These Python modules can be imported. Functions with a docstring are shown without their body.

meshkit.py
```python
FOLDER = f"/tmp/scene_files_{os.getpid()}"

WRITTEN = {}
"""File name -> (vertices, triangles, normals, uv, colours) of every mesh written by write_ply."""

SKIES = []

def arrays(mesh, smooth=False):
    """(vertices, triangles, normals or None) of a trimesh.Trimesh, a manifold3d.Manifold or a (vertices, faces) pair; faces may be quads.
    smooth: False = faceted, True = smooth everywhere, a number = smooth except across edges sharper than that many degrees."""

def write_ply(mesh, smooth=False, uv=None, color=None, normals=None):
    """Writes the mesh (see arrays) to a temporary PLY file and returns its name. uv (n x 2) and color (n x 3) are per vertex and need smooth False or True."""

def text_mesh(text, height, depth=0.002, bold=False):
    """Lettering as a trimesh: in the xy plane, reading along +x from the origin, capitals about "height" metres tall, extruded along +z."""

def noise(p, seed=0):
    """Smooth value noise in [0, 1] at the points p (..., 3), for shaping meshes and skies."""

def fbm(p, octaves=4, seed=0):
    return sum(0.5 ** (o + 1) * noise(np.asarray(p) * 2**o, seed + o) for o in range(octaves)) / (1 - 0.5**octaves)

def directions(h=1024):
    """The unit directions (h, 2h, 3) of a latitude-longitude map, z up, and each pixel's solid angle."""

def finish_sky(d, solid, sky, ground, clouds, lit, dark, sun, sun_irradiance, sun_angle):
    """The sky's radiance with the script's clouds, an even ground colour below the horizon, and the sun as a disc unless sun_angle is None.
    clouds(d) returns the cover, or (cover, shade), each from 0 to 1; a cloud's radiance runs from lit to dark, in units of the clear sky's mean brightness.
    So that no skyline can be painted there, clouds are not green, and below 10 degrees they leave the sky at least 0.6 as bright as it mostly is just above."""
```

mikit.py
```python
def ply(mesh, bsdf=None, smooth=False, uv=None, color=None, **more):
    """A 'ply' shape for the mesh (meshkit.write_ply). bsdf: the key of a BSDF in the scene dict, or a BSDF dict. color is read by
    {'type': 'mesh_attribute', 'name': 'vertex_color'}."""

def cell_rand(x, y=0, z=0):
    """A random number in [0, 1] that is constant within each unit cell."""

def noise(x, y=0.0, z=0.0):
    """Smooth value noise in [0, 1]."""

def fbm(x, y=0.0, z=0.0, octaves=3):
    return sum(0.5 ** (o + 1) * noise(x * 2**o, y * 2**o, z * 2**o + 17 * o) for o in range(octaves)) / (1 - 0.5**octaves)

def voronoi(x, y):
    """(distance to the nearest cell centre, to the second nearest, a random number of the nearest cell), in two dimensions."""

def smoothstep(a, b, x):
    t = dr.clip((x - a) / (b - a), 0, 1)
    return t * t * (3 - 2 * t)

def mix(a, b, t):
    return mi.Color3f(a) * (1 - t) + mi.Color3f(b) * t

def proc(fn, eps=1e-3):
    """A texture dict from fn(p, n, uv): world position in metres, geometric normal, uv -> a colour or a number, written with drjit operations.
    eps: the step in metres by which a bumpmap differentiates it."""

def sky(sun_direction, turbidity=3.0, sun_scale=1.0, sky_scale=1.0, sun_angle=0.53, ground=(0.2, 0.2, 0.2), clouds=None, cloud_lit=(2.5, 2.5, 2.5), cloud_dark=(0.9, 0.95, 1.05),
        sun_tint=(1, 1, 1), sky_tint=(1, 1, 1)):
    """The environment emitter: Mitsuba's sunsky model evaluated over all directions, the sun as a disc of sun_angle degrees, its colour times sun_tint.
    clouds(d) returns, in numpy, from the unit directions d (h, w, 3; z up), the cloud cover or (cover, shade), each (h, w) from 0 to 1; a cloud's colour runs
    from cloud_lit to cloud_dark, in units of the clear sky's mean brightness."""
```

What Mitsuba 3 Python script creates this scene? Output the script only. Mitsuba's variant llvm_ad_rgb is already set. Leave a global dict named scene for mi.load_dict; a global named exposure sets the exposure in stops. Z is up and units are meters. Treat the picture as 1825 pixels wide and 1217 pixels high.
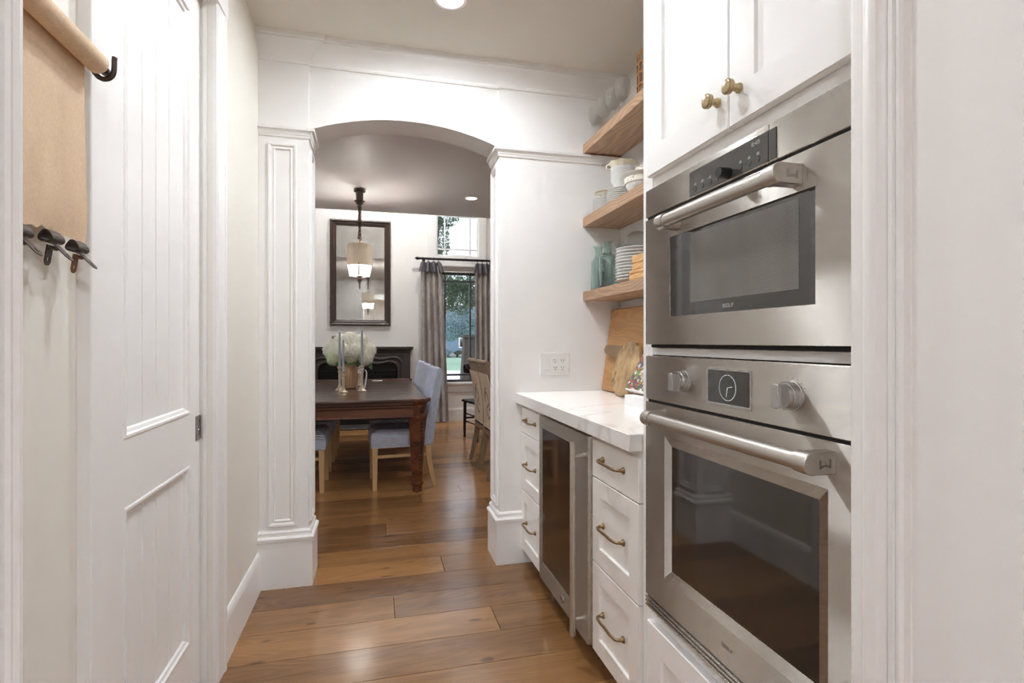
import math, random
import numpy as np, trimesh, mitsuba as mi, mikit, meshkit
import shapely.geometry as sg
import drjit as dr
from shapely import affinity
T = mi.ScalarTransform4f
PI = math.pi

# ------------------------------------------------------------------ camera, sky, exposure
scene, labels = {}, {}
YAW = math.atan(241.5 / 943.7)
CAM_Z = 1.23
scene['camera'] = {'type': 'perspective', 'fov': math.degrees(2 * math.atan(912.5 / 943.7)), 'fov_axis': 'x', 'near_clip': 0.05, 'far_clip': 400,
                   'to_world': T().look_at(origin=[0, 0, CAM_Z], target=[math.sin(YAW), math.cos(YAW), CAM_Z], up=[0, 0, 1])}
scene['sky'] = mikit.sky([0.55, -0.6, 0.45], turbidity=4.0, sun_scale=0.0, sky_scale=15.0, ground=(0.2, 0.2, 0.19),
                         clouds=lambda d: 0.75 + 0.0 * d[..., 0], cloud_lit=(1.35, 1.42, 1.55), cloud_dark=(1.1, 1.15, 1.25))
scene['sky']['sampling_weight'] = 2.0
exposure = 0.08
L_DOWN = 620.0        # radiance of the recessed lamps
WARM = (0.92, 0.975, 1.035)
COOL = (0.90, 0.975, 1.06)
DINING = (0.975, 0.97, 0.955)
KITCHEN_TINT = (0.885, 0.975, 1.09)  # cool tint of the unseen kitchen lamps

# ------------------------------------------------------------------ materials
def rgb(*c):
    return {'type': 'rgb', 'value': list(c)}

def srgb(r, g, b):
    f = lambda v: (v / 255 / 12.92) if v <= 10 else ((v / 255 + 0.055) / 1.055) ** 2.4
    return (f(r), f(g), f(b))

def mat(name, color, rough=0.5, two=True, **kw):
    c = color if isinstance(color, dict) else rgb(*color)
    m = {'type': 'principled', 'base_color': c, 'roughness': rough, **kw}
    scene[name] = {'type': 'twosided', 'bsdf': m} if two else m
    return name

NO, FB, CR, SS, MIX = mikit.noise, mikit.fbm, mikit.cell_rand, mikit.smoothstep, mikit.mix
mat('m_trim', (0.84, 0.83, 0.815), 0.36, specular=0.4)
mat('m_cabinet', (0.84, 0.835, 0.82), 0.32, specular=0.45)
mat('m_base_cabinet', (0.80, 0.785, 0.755), 0.32, specular=0.45)
mat('m_wall', (0.78, 0.765, 0.74), 0.6)
mat('m_cream', (0.76, 0.735, 0.665), 0.42, specular=0.4)
mat('m_ceiling', (0.66, 0.625, 0.555), 0.7)
mat('m_dining_ceiling', (0.74, 0.70, 0.68), 0.42, specular=0.4)
mat('m_dining_wall', (0.83, 0.81, 0.785), 0.6)
mat('m_kitchen', (0.8, 0.78, 0.74), 0.6)

def f_wood(light, dark, sx=1.0, tone=0.36, ring=34.0):
    """wood from uv: x runs along the grain (m), y = whole number per board + metres across"""
    def fn(p, n, uv):
        idn = dr.floor(uv.y)
        a, x = uv.y - idn, uv.x * sx
        r = CR(idn, 3)
        warp = FB(x * 1.1, a * 7 + idn * 7.1, r * 20) * 1.6
        w = 0.5 + 0.5 * dr.sin((a * 2.0 + warp) * ring * 0.55)
        fine = NO(x * 14, a * 420 + idn * 3)
        knot = SS(0.90, 0.98, NO(x * 7 + idn * 5.3, a * 20 + idn * 2.1))
        fig = 0.5 + 0.5 * dr.sin((a * 3.0 + FB(x * 0.9, a * 5, idn + 40) * 2.2) * 60)
        t = 0.50 * FB(x * 2.6, a * 14, idn) + 0.10 * w + 0.12 * fig * FB(x * 2, a * 6, idn + 9) * 2 + 0.20 * fine + (r - 0.5) * 2 * tone + 0.02
        c = MIX(dark, light, dr.clip(t, 0, 1))
        return c * (1 - 0.5 * knot)
    return mikit.proc(fn)

mat('m_floor', f_wood((0.365, 0.183, 0.068), (0.120, 0.057, 0.025)), 0.17, specular=0.6)

def f_oak(along, light, dark):
    def fn(p, n, uv):
        q = [p.x, p.y, p.z]
        x = q[along]
        o = [q[i] for i in range(3) if i != along]
        warp = FB(x * 2.2, o[0] * 7, o[1] * 7) * 2.0
        w = 0.5 + 0.5 * dr.sin((o[0] * 7 + o[1] * 9 + warp) * 26)
        fine = NO(x * 9, o[0] * 260, o[1] * 260)
        return MIX(dark, light, dr.clip(0.45 * w + 0.35 * fine + 0.3 * FB(x * 1.5, o[0] * 9, o[1] * 9), 0, 1))
    return mikit.proc(fn)

mat('m_oak', f_oak(1, (0.43, 0.27, 0.165), (0.24, 0.14, 0.08)), 0.5)
mat('m_maple', f_oak(1, (0.47, 0.245, 0.088), (0.36, 0.175, 0.057)), 0.42)
mat('m_bamboo', f_oak(1, (0.66, 0.39, 0.16), (0.48, 0.25, 0.09)), 0.45)

def fn_roundboard(p, n, uv):
    a = FB(p.y * 14, p.z * 16, 2.0)
    b = NO(p.y * 90, p.z * 34, 4.0)
    st = SS(0.55, 0.72, FB(p.y * 22 + 3, p.z * 16, 7.0))
    c = MIX((0.22, 0.125, 0.055), (0.58, 0.39, 0.20), dr.clip(a * 1.5 + b * 0.4 - 0.42, 0, 1))
    return c * (0.88 - 0.42 * st)
mat('m_round_board', mikit.proc(fn_roundboard), 0.6)
mat('m_handle_wood', (0.20, 0.125, 0.07), 0.6)

def fn_mahog(p, n, uv):
    w = FB(p.x * 3, p.y * 26, p.z * 20)
    return MIX((0.045, 0.015, 0.008), (0.19, 0.062, 0.025), dr.clip(w * 1.3 - 0.1, 0, 1))
mat('m_mahogany', mikit.proc(fn_mahog), 0.25, specular=0.5, clearcoat=0.3)

def fn_tabletop(p, n, uv):
    w = FB(p.x * 3, p.y * 30, p.z * 20)
    sc = SS(0.70, 0.80, NO(p.x * 9, p.y * 30, 3.0)) * 0.25
    return MIX((0.030, 0.019, 0.016), (0.095, 0.056, 0.043), dr.clip(w * 1.2 - 0.1 + sc, 0, 1))
mat('m_tabletop', mikit.proc(fn_tabletop), 0.16, specular=0.6)
mat('m_carving', (0.045, 0.016, 0.010), 0.35)

def fn_quartz(p, n, uv):
    v = FB(p.x * 2 + FB(p.x * 3, p.y * 3, p.z * 3) * 1.6, p.y * 2.4, p.z * 2)
    vein = 1 - SS(0.0, 0.025, dr.abs(v - 0.5))
    cl = FB(p.x * 1.7, p.y * 1.7, 5.0)
    return MIX((0.80, 0.785, 0.76), (0.58, 0.55, 0.51), dr.clip(vein * 0.55 * SS(0.35, 0.6, cl), 0, 1))
mat('m_quartz', mikit.proc(fn_quartz), 0.12, specular=0.5)

def fn_marble(p, n, uv):
    v = FB(p.y * 2.5 + FB(p.y * 4, p.z * 4, 1.0) * 1.5, p.z * 5, 2.0)
    return MIX((0.70, 0.69, 0.67), (0.50, 0.49, 0.475), dr.clip((v - 0.35) * 2.2, 0, 1))
mat('m_marble', mikit.proc(fn_marble), 0.2)

def fn_warp(p, n, uv):
    e = dr.select(p.y < 1.5, dr.maximum(p.y - 1.20, 0), 0)
    return FB(p.y * 2.6, p.z * 2.2, 3.0, 2) * 0.006 - 0.22 * e * e
scene['m_steel'] = {'type': 'twosided', 'bsdf': {'type': 'bumpmap', 'scale': 1.0, 'height': mikit.proc(fn_warp, 2e-3), 'nested': {'type': 'roughconductor', 'distribution': 'ggx', 'alpha_u': 0.60, 'alpha_v': 0.045, 'eta': rgb(2.75, 2.68, 2.55), 'k': rgb(4.6, 4.5, 4.3), 'specular_reflectance': rgb(1.0, 0.945, 0.875)}}}
scene['m_steel_bar'] = {'type': 'twosided', 'bsdf': {'type': 'roughconductor', 'distribution': 'ggx', 'alpha': 0.15, 'eta': rgb(2.75, 2.68, 2.55), 'k': rgb(3.7, 3.6, 3.45), 'specular_reflectance': rgb(1.0, 0.95, 0.89)}}
scene['m_chrome'] = {'type': 'twosided', 'bsdf': {'type': 'roughconductor', 'distribution': 'ggx', 'alpha': 0.10, 'eta': rgb(2.8, 2.8, 2.75), 'k': rgb(3.2, 3.2, 3.15)}}
mat('m_black_glass', (0.012, 0.011, 0.010), 0.02, eta=1.85)
mat('m_smoked_glass', (0.030, 0.017, 0.011), 0.05, eta=1.72)
mat('m_panel_glass', (0.045, 0.043, 0.040), 0.06, eta=1.55)

def fn_screen(p, n, uv):
    a = (p.y + p.z * 0.0) / 0.0042
    b = p.z / 0.0042
    row = dr.floor(b)
    fx = a + 0.5 * (row - 2 * dr.floor(row / 2))
    d = dr.sqrt(dr.square(fx - dr.floor(fx) - 0.5) + dr.square(b - row - 0.5))
    blot = FB(p.y * 12, p.z * 5, 1.0)
    streak = FB(p.y * 30, p.z * 1.5, 6.0)
    base = MIX((0.105, 0.102, 0.092), (0.19, 0.185, 0.17), dr.clip(blot * 0.6 + streak * 0.6 - 0.1, 0, 1))  # grey tone also stands for the left wall reflected in the window
    return base * (0.72 + 0.38 * SS(0.25, 0.38, d))
mat('m_oven_screen', mikit.proc(fn_screen), 0.35, eta=1.5)
mat('m_black', (0.010, 0.010, 0.010), 0.35)
mat('m_dark_gap', (0.006, 0.006, 0.006), 0.8)  # near black, stands for shade in gaps and recesses
mat('m_button', (0.055, 0.054, 0.05), 0.3)
mat('m_print', (0.42, 0.42, 0.42), 0.5)
mat('m_engrave', (0.05, 0.04, 0.03), 0.5)
mat('m_brass', (0.46, 0.36, 0.21), 0.28, metallic=1.0)
mat('m_bronze', (0.30, 0.21, 0.115), 0.32, metallic=1.0)
mat('m_iron', (0.065, 0.045, 0.036), 0.38, metallic=0.6)
mat('m_rust', (0.16, 0.07, 0.03), 0.5, metallic=0.4)
mat('m_pewter', (0.30, 0.285, 0.265), 0.32, metallic=1.0)

def fn_kraft(p, n, uv):
    t = FB(p.y * 22, p.z * 14, 3.0)
    s = NO(p.y * 300, p.z * 300, 1.0)
    return MIX((0.60, 0.435, 0.285), (0.72, 0.54, 0.375), t) * (0.93 + 0.1 * s)
mat('m_kraft', mikit.proc(fn_kraft), 0.8)
mat('m_china', (0.80, 0.80, 0.77), 0.12, specular=0.6)
mat('m_cream_china', (0.78, 0.71, 0.56), 0.14, specular=0.6)

def fn_floral(p, n, uv):
    d1, d2, w = mikit.voronoi(p.y * 130 + p.x * 90, p.z * 150)
    spot = (1 - SS(0.2, 0.34, d1)) * SS(0.35, 0.5, w)
    return MIX((0.80, 0.76, 0.66), (0.30, 0.20, 0.09), spot)
mat('m_floral_china', mikit.proc(fn_floral), 0.14, specular=0.6)
mat('m_gold', (0.55, 0.40, 0.16), 0.3, metallic=1.0)
scene['m_glass'] = {'type': 'dielectric', 'int_ior': 1.45, 'specular_transmittance': rgb(0.97, 0.965, 0.95)}
scene['m_green_glass'] = {'type': 'dielectric', 'int_ior': 1.45, 'specular_transmittance': rgb(0.93, 0.99, 0.968)}
scene['m_frost_glass'] = {'type': 'principledthin', 'base_color': rgb(0.93, 0.92, 0.88), 'roughness': 0.15, 'spec_trans': 0.78, 'diff_trans': 1.0, 'eta': 1.4}
scene['m_pane'] = {'type': 'thindielectric', 'int_ior': 1.5}
scene['m_mirror'] = {'type': 'twosided', 'bsdf': {'type': 'conductor', 'material': 'none', 'specular_reflectance': rgb(0.88, 0.90, 0.88)}}
mat('m_wicker', (0.36, 0.17, 0.06), 0.5)
mat('m_white_paper', (0.84, 0.84, 0.83), 0.55)
mat('m_plastic', (0.80, 0.785, 0.76), 0.3)
mat('m_slot', (0.05, 0.05, 0.05), 0.5)

def fn_food(p, n, uv):
    d1, d2, w = mikit.voronoi(uv.x * 70 + FB(uv.x * 60, uv.y * 60) * 2, uv.y * 62)
    e = SS(0.02, 0.16, d2 - d1)
    w2 = CR(dr.floor(w * 1000), 5)
    c = dr.select(w < 0.25, mi.Color3f(0.42, 0.09, 0.06), dr.select(w < 0.45, mi.Color3f(0.16, 0.28, 0.06), dr.select(w < 0.6, mi.Color3f(0.62, 0.42, 0.28), dr.select(w < 0.8, mi.Color3f(0.70, 0.64, 0.58), mi.Color3f(0.14, 0.10, 0.12)))))
    return MIX((0.10, 0.07, 0.06), (1, 1, 1), e) * c * (0.7 + 0.5 * w2)
mat('m_food_print', mikit.proc(fn_food), 0.25)

def fn_stripe(p, n, uv):
    f = uv.x / 0.0078
    s = f - dr.floor(f)
    m = SS(0.30, 0.42, s) * (1 - SS(0.86, 0.98, s))
    return MIX((0.08, 0.12, 0.22), (0.78, 0.82, 0.90), m)
mat('m_stripe', mikit.proc(fn_stripe), 0.85)
mat('m_seam', (0.12, 0.15, 0.23), 0.85)
mat('m_leg_wood', (0.60, 0.39, 0.195), 0.4)

def fn_curtain(p, n, uv):
    u, v = uv.x, uv.y
    a = FB(u * 22, v * 15, 1.0) * 3 * PI
    q = dr.sin(FB(u * 54 + dr.sin(a) * 0.5, v * 34 + dr.cos(a) * 0.5, 3.0) * 40)
    big = SS(0.35, 0.62, FB(u * 10, v * 6, 8.0))
    ln = SS(-0.15, 0.5, q) * 0.75 + 0.25 * big
    return MIX((0.215, 0.19, 0.175), (0.55, 0.505, 0.475), ln)
mat('m_curtain', mikit.proc(fn_curtain), 0.8)
mat('m_curtain_cuff', (0.07, 0.065, 0.075), 0.45)
mat('m_black_paint', (0.012, 0.011, 0.012), 0.22, specular=0.5)
mat('m_mantel', (0.045, 0.039, 0.036), 0.38)
mat('m_mirror_frame', (0.050, 0.032, 0.025), 0.35)
scene['m_linen'] = {'type': 'principledthin', 'base_color': rgb(0.78, 0.71, 0.61), 'roughness': 0.8, 'diff_trans': 0.26}
mat('m_petal', (0.93, 0.93, 0.84), 0.7)
mat('m_petal_green', (0.80, 0.84, 0.60), 0.7)
mat('m_leaf', (0.075, 0.15, 0.045), 0.5)
mat('m_candle', (0.42, 0.46, 0.50), 0.45)
mat('m_wick', (0.7, 0.68, 0.62), 0.7)

def fn_vase(p, n, uv):
    f = uv.x * 22
    s = dr.abs(f - dr.floor(f) - 0.5)
    return MIX((0.60, 0.38, 0.22), (0.40, 0.22, 0.12), 1 - SS(0.04, 0.14, s))
mat('m_vase', mikit.proc(fn_vase), 0.45)
mat('m_silver_gilt', (0.88, 0.76, 0.57), 0.30, metallic=0.75)
mat('m_ribbon', (0.82, 0.80, 0.77), 0.5)
mat('m_hide_wood', f_oak(2, (0.34, 0.24, 0.16), (0.20, 0.135, 0.085)), 0.35)
mat('m_canvas', (0.66, 0.54, 0.40), 0.8)
mat('m_canvas_print', (0.23, 0.20, 0.17), 0.8)

# outdoors
def fn_grass(p, n, uv):
    return MIX((0.15, 0.235, 0.165), (0.20, 0.30, 0.215), FB(p.x * 3, p.y * 3, 0.0))
mat('m_grass', mikit.proc(fn_grass), 0.9)
mat('m_road', (0.50, 0.52, 0.56), 0.8)
mat('m_siding', (0.17, 0.25, 0.34), 0.7)
mat('m_roof', (0.12, 0.115, 0.12), 0.8)
mat('m_stone', (0.22, 0.21, 0.22), 0.9)
scene['m_foliage'] = {'type': 'principledthin', 'base_color': rgb(0.135, 0.18, 0.125), 'roughness': 0.6, 'diff_trans': 0.7}
scene['m_pale_foliage'] = {'type': 'principledthin', 'base_color': rgb(0.29, 0.41, 0.44), 'roughness': 0.6, 'diff_trans': 0.6}
mat('m_pale_bark', (0.42, 0.43, 0.42), 0.9)
mat('m_bark', (0.10, 0.075, 0.06), 0.9)
mat('m_pillar', f_oak(2, (0.085, 0.065, 0.055), (0.035, 0.028, 0.025)), 0.8)

# ------------------------------------------------------------------ helpers
def uniq(key):
    if key not in scene and not any(k.startswith(key + '__') for k in labels_roots):
        return key
    i = 1
    while f'{key}_{i:03d}' in scene or f'{key}_{i:03d}' in labels_roots:
        i += 1
    return f'{key}_{i:03d}'
labels_roots = set()

def uniq_part(key):
    if key not in scene and key not in labels_roots:
        return key
    i = 1
    while f'{key}_{i:03d}' in scene:
        i += 1
    return f'{key}_{i:03d}'

def thing(name, label, cat, group=None, kind=None):
    key = name
    i = 1
    while key in labels:
        key = f'{name}_{i:03d}'
        i += 1
    labels[key] = {'label': label, 'category': cat}
    if group:
        labels[key]['group'] = group
    if kind:
        labels[key]['kind'] = kind
    return key

def part(parent, name, mesh, m, smooth=False, label=None, kind=None, to_world=None, **kw):
    key = uniq_part(f'{parent}__{name}')
    d = mesh if isinstance(mesh, dict) else mikit.ply(mesh, m, smooth, **kw)
    if to_world is not None:
        d = {**d, 'to_world': to_world}
    scene[key] = d
    if label or kind:
        labels[key] = {}
        if label:
            labels[key]['label'] = label
        if kind:
            labels[key]['kind'] = kind
    return key

def single(name, mesh, m, label, cat, smooth=False, group=None, kind=None, **kw):
    key = thing(name, label, cat, group, kind)
    scene[key] = mikit.ply(mesh, m, smooth, **kw)
    return key

def copy_to(root, new, M):
    for k in [k for k in list(scene) if k == root or k.startswith(root + '__')]:
        d = scene[k]
        scene[new + k[len(root):]] = {**d, 'to_world': M}

def join(*ms):
    ms = [m for x in ms for m in (x if isinstance(x, (list, tuple)) else [x])]
    return trimesh.util.concatenate(ms)

def hull(pts):
    return trimesh.convex.convex_hull(np.asarray(pts, float))

def rbox(x0, x1, y0, y1, z0, z1, b=0.002):
    b = min(b, 0.49 * min(x1 - x0, y1 - y0, z1 - z0))
    P = []
    for x, sx in ((x0, 1), (x1, -1)):
        for y, sy in ((y0, 1), (y1, -1)):
            for z, sz in ((z0, 1), (z1, -1)):
                P += [(x + sx * b, y + sy * b, z), (x + sx * b, y, z + sz * b), (x, y + sy * b, z + sz * b)]
    return hull(P)

def box(x0, x1, y0, y1, z0, z1):
    return trimesh.creation.box(bounds=[[x0, y0, z0], [x1, y1, z1]])

def loops_mesh(loops, cap0=True, cap1=True, closed=True):
    n = len(loops[0])
    v = np.array(loops, float).reshape(-1, 3)
    f = []
    for i in range(len(loops) - 1):
        for j in range(n if closed else n - 1):
            a, b = i * n + j, i * n + (j + 1) % n
            c, d = a + n, b + n
            f += [(a, b, d), (a, d, c)]
    if cap0:
        f += [(0, j + 1, j) for j in range(1, n - 1)]
    if cap1:
        o = (len(loops) - 1) * n
        f += [(o, o + j, o + j + 1) for j in range(1, n - 1)]
    return trimesh.Trimesh(v, np.array(f), process=False)

def lathe(prof, n=36, c=(0, 0, 0), axis='z'):
    """prof: (radius, height) pairs; radius 0 closes"""
    th = np.arange(n) * 2 * PI / n
    v, rows = [], []
    for r, z in prof:
        if r < 1e-7:
            rows.append([len(v)])
            v.append((0, 0, z))
        else:
            rows.append(list(range(len(v), len(v) + n)))
            v += [(r * math.cos(t), r * math.sin(t), z) for t in th]
    f = []
    for A, B in zip(rows[:-1], rows[1:]):
        if len(A) == 1 and len(B) == 1:
            continue
        for j in range(n):
            k = (j + 1) % n
            if len(A) == 1:
                f.append((A[0], B[k], B[j]))
            elif len(B) == 1:
                f.append((A[j], A[k], B[0]))
            else:
                f += [(A[j], A[k], B[k]), (A[j], B[k], B[j])]
    m = trimesh.Trimesh(np.array(v, float), np.array(f), process=False)
    if m.is_watertight and m.volume < 0:
        m.invert()
    V = m.vertices.copy()
    if axis == 'x':
        V = V[:, [2, 0, 1]]
    elif axis == '-x':
        V = V[:, [2, 1, 0]] * [-1, 1, 1]
    elif axis == 'y':
        V = V[:, [1, 2, 0]]
    elif axis == '-y':
        V = V[:, [0, 2, 1]] * [1, -1, 1]
    m.vertices = V + np.array(c)
    return m

def tube(pts, r, sides=10, cap=True):
    p = np.array(pts, float)
    r = np.broadcast_to(np.array(r, float), (len(p),))
    t = np.gradient(p, axis=0)
    t /= np.linalg.norm(t, axis=1, keepdims=True)
    a = np.cross(t[0], [0, 0, 1] if abs(t[0][2]) < 0.9 else [1, 0, 0])
    loops = []
    for i in range(len(p)):
        a = a - t[i] * np.dot(a, t[i])
        a /= np.linalg.norm(a)
        b = np.cross(t[i], a)
        ang = np.arange(sides) * 2 * PI / sides
        loops.append(p[i] + r[i] * (np.cos(ang)[:, None] * a + np.sin(ang)[:, None] * b))
    return loops_mesh(loops, cap, cap)

def smooth_path(pts, n=6):
    from scipy.interpolate import CubicSpline
    p = np.array(pts, float)
    s = np.r_[0, np.cumsum(np.linalg.norm(np.diff(p, axis=0), axis=1))]
    return CubicSpline(s, p)(np.linspace(0, s[-1], n * (len(p) - 1) + 1))

def ring_frame(u0, u1, v0, v1, prof, mp, cap0=False, cap1=False):
    loops = []
    for a, h in prof:
        loops.append([mp(u0 + a, v0 + a, h), mp(u1 - a, v0 + a, h), mp(u1 - a, v1 - a, h), mp(u0 + a, v1 - a, h)])
    return loops_mesh(loops, cap0, cap1)

def shaker(u0, u1, v0, v1, t, mp, w=None, d=0.008, b=0.0025):
    prof = [(0, -t), (0, -b), (b, 0)]
    if w:
        prof += [(w, 0), (w + 0.004, -d)]
    return ring_frame(u0, u1, v0, v1, prof, mp, True, True)

def sweep(path, prof, mp=None, closed=False):
    """profile (out, z) along a plan path, offset to the left of its direction, mitred"""
    P = np.array(path, float)
    n = len(P)
    N = []
    for i in range(n):
        ds = []
        if i > 0 or closed:
            ds.append(P[i] - P[i - 1])
        if i < n - 1 or closed:
            ds.append(P[(i + 1) % n] - P[i])
        ns = [np.array([-d[1], d[0]]) / np.linalg.norm(d) for d in ds]
        N.append(ns[0] if len(ns) == 1 else (ns[0] + ns[1]) / (1 + np.dot(ns[0], ns[1])))
    loops = [[(P[i][0] + N[i][0] * o, P[i][1] + N[i][1] * o, z) for o, z in prof] for i in range(n)]
    if closed:
        loops.append(loops[0])
    m = loops_mesh(loops, False, False)
    if not closed:
        tri_v, tri_f = trimesh.creation.triangulate_polygon(sg.Polygon(prof), engine='earcut')
        for L in (loops[0], loops[-1]):
            i = 0 if L is loops[0] else n - 1
            vv = [(P[i][0] + N[i][0] * o, P[i][1] + N[i][1] * o, z) for o, z in tri_v]
            m = join(m, trimesh.Trimesh(vv, tri_f, process=False))
    if mp:
        m.vertices = np.array([mp(*v) for v in m.vertices])
    return m

def extrude(poly, d0, d1, mp):
    """polygon in (u, v) pulled from depth d0 to d1, placed by mp(u, v, d)"""
    out = []
    for g in getattr(poly, 'geoms', [poly]):
        m = trimesh.creation.extrude_polygon(g, d1 - d0, engine='earcut')
        V = m.vertices
        m.vertices = np.array([mp(a, b, c + d0) for a, b, c in V])
        out.append(m)
    m = join(out)
    return m

def torus(R, r, n=16, k=8):
    return lathe_closed([(R + r * math.cos(t), r * math.sin(t)) for t in np.arange(k) * 2 * PI / k], n)

def lathe_closed(prof, n=24):
    th = np.arange(n + 1) * 2 * PI / n
    loops = [[(r * math.cos(t), r * math.sin(t), z) for r, z in prof] for t in th]
    return loops_mesh(loops, False, False)

def moved(m, x=0, y=0, z=0, rx=0, ry=0, rz=0):
    m = m.copy()
    for a, ax in ((rx, (1, 0, 0)), (ry, (0, 1, 0)), (rz, (0, 0, 1))):
        if a:
            m.apply_transform(trimesh.transformations.rotation_matrix(math.radians(a), ax))
    m.apply_translation((x, y, z))
    return m

def lights_on(radiance, w=1.0):
    return {'emitter': {'type': 'area', 'radiance': rgb(*radiance), 'sampling_weight': float(w)}}

faceX = lambda X: (lambda u, v, h: (X - h, u, v))      # faces -x, u = y, v = z
faceXp = lambda X: (lambda u, v, h: (X + h, u, v))     # faces +x
faceY = lambda Y: (lambda u, v, h: (u, Y - h, v))      # faces -y

def struct(name, mesh, m, label, cat, **kw):
    return single(name, mesh, m, label, cat, kind='structure', **kw)

def holder(name, label, cat):
    return thing(name, label, cat, kind='structure')

# ------------------------------------------------------------------ the setting: floor
XL, XLF, XR = -0.568, -0.558, 1.385       # left wall, left baseboard face, right wall
YW, YC, YB = 2.857, 2.870, 3.070          # arch wall: block face, centre panel, far side
ZC, YE, YF = 2.75, 6.40, 8.20             # ceiling, end of the low dining ceiling, far wall
rnd = random.Random(7)
floor = holder('floor', 'wide-plank brown oak floor running from the pantry into the dining room', 'floor')
part(floor, 'subfloor', box(-3.1, 3.3, 0.30, 8.25, -0.06, -0.014), 'm_dark_gap')
PW, Y0 = 0.2105, 2.2
known = {0: 0.515, 1: 0.08, 3: 0.355, 6: 0.06, 9: 0.34, -1: 0.87, 2: 0.92, 4: -0.9, 5: 1.0, 7: -0.75, -2: 0.9, -3: 0.2}
pid = 0
for k in range(-9, 29):
    ya, yb = Y0 + PW * k, min(Y0 + PW * (k + 1), YF + 0.02)
    if ya >= YF:
        break
    xa, xb = (-0.64, 1.36) if yb < 2.9 else (-3.0, 3.2)
    j = known.get(k, rnd.uniform(-0.9, 0.9))
    cuts = [j]
    while cuts[0] > xa + 0.5:
        cuts.insert(0, cuts[0] - rnd.uniform(1.5, 2.2))
    while cuts[-1] < xb - 0.5:
        cuts.append(cuts[-1] + rnd.uniform(1.5, 2.2))
    ends = [xa] + [c for c in cuts if xa + 0.1 < c < xb - 0.1] + [xb]
    for a, b in zip(ends[:-1], ends[1:]):
        m = rbox(a + 0.0011, b - 0.0011, ya + 0.0010, yb - 0.0010, -0.016, 0, 0.0006)
        off = rnd.uniform(0, 40)
        uv = np.stack([m.vertices[:, 0] + off, np.clip(m.vertices[:, 1] - ya, 0.001, 0.3) + 0.05 + pid], 1)
        part(floor, 'plank', m, 'm_floor', uv=uv)
        pid += 1
m = box(-3.1, 3.3, -4.3, 0.305, -0.06, 0.0)
struct('floor_kitchen', m, 'm_floor', 'brown oak kitchen floor behind the doorway', 'floor', uv=np.stack([m.vertices[:, 0], m.vertices[:, 1] * 0.1 + 500.5], 1))

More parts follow.
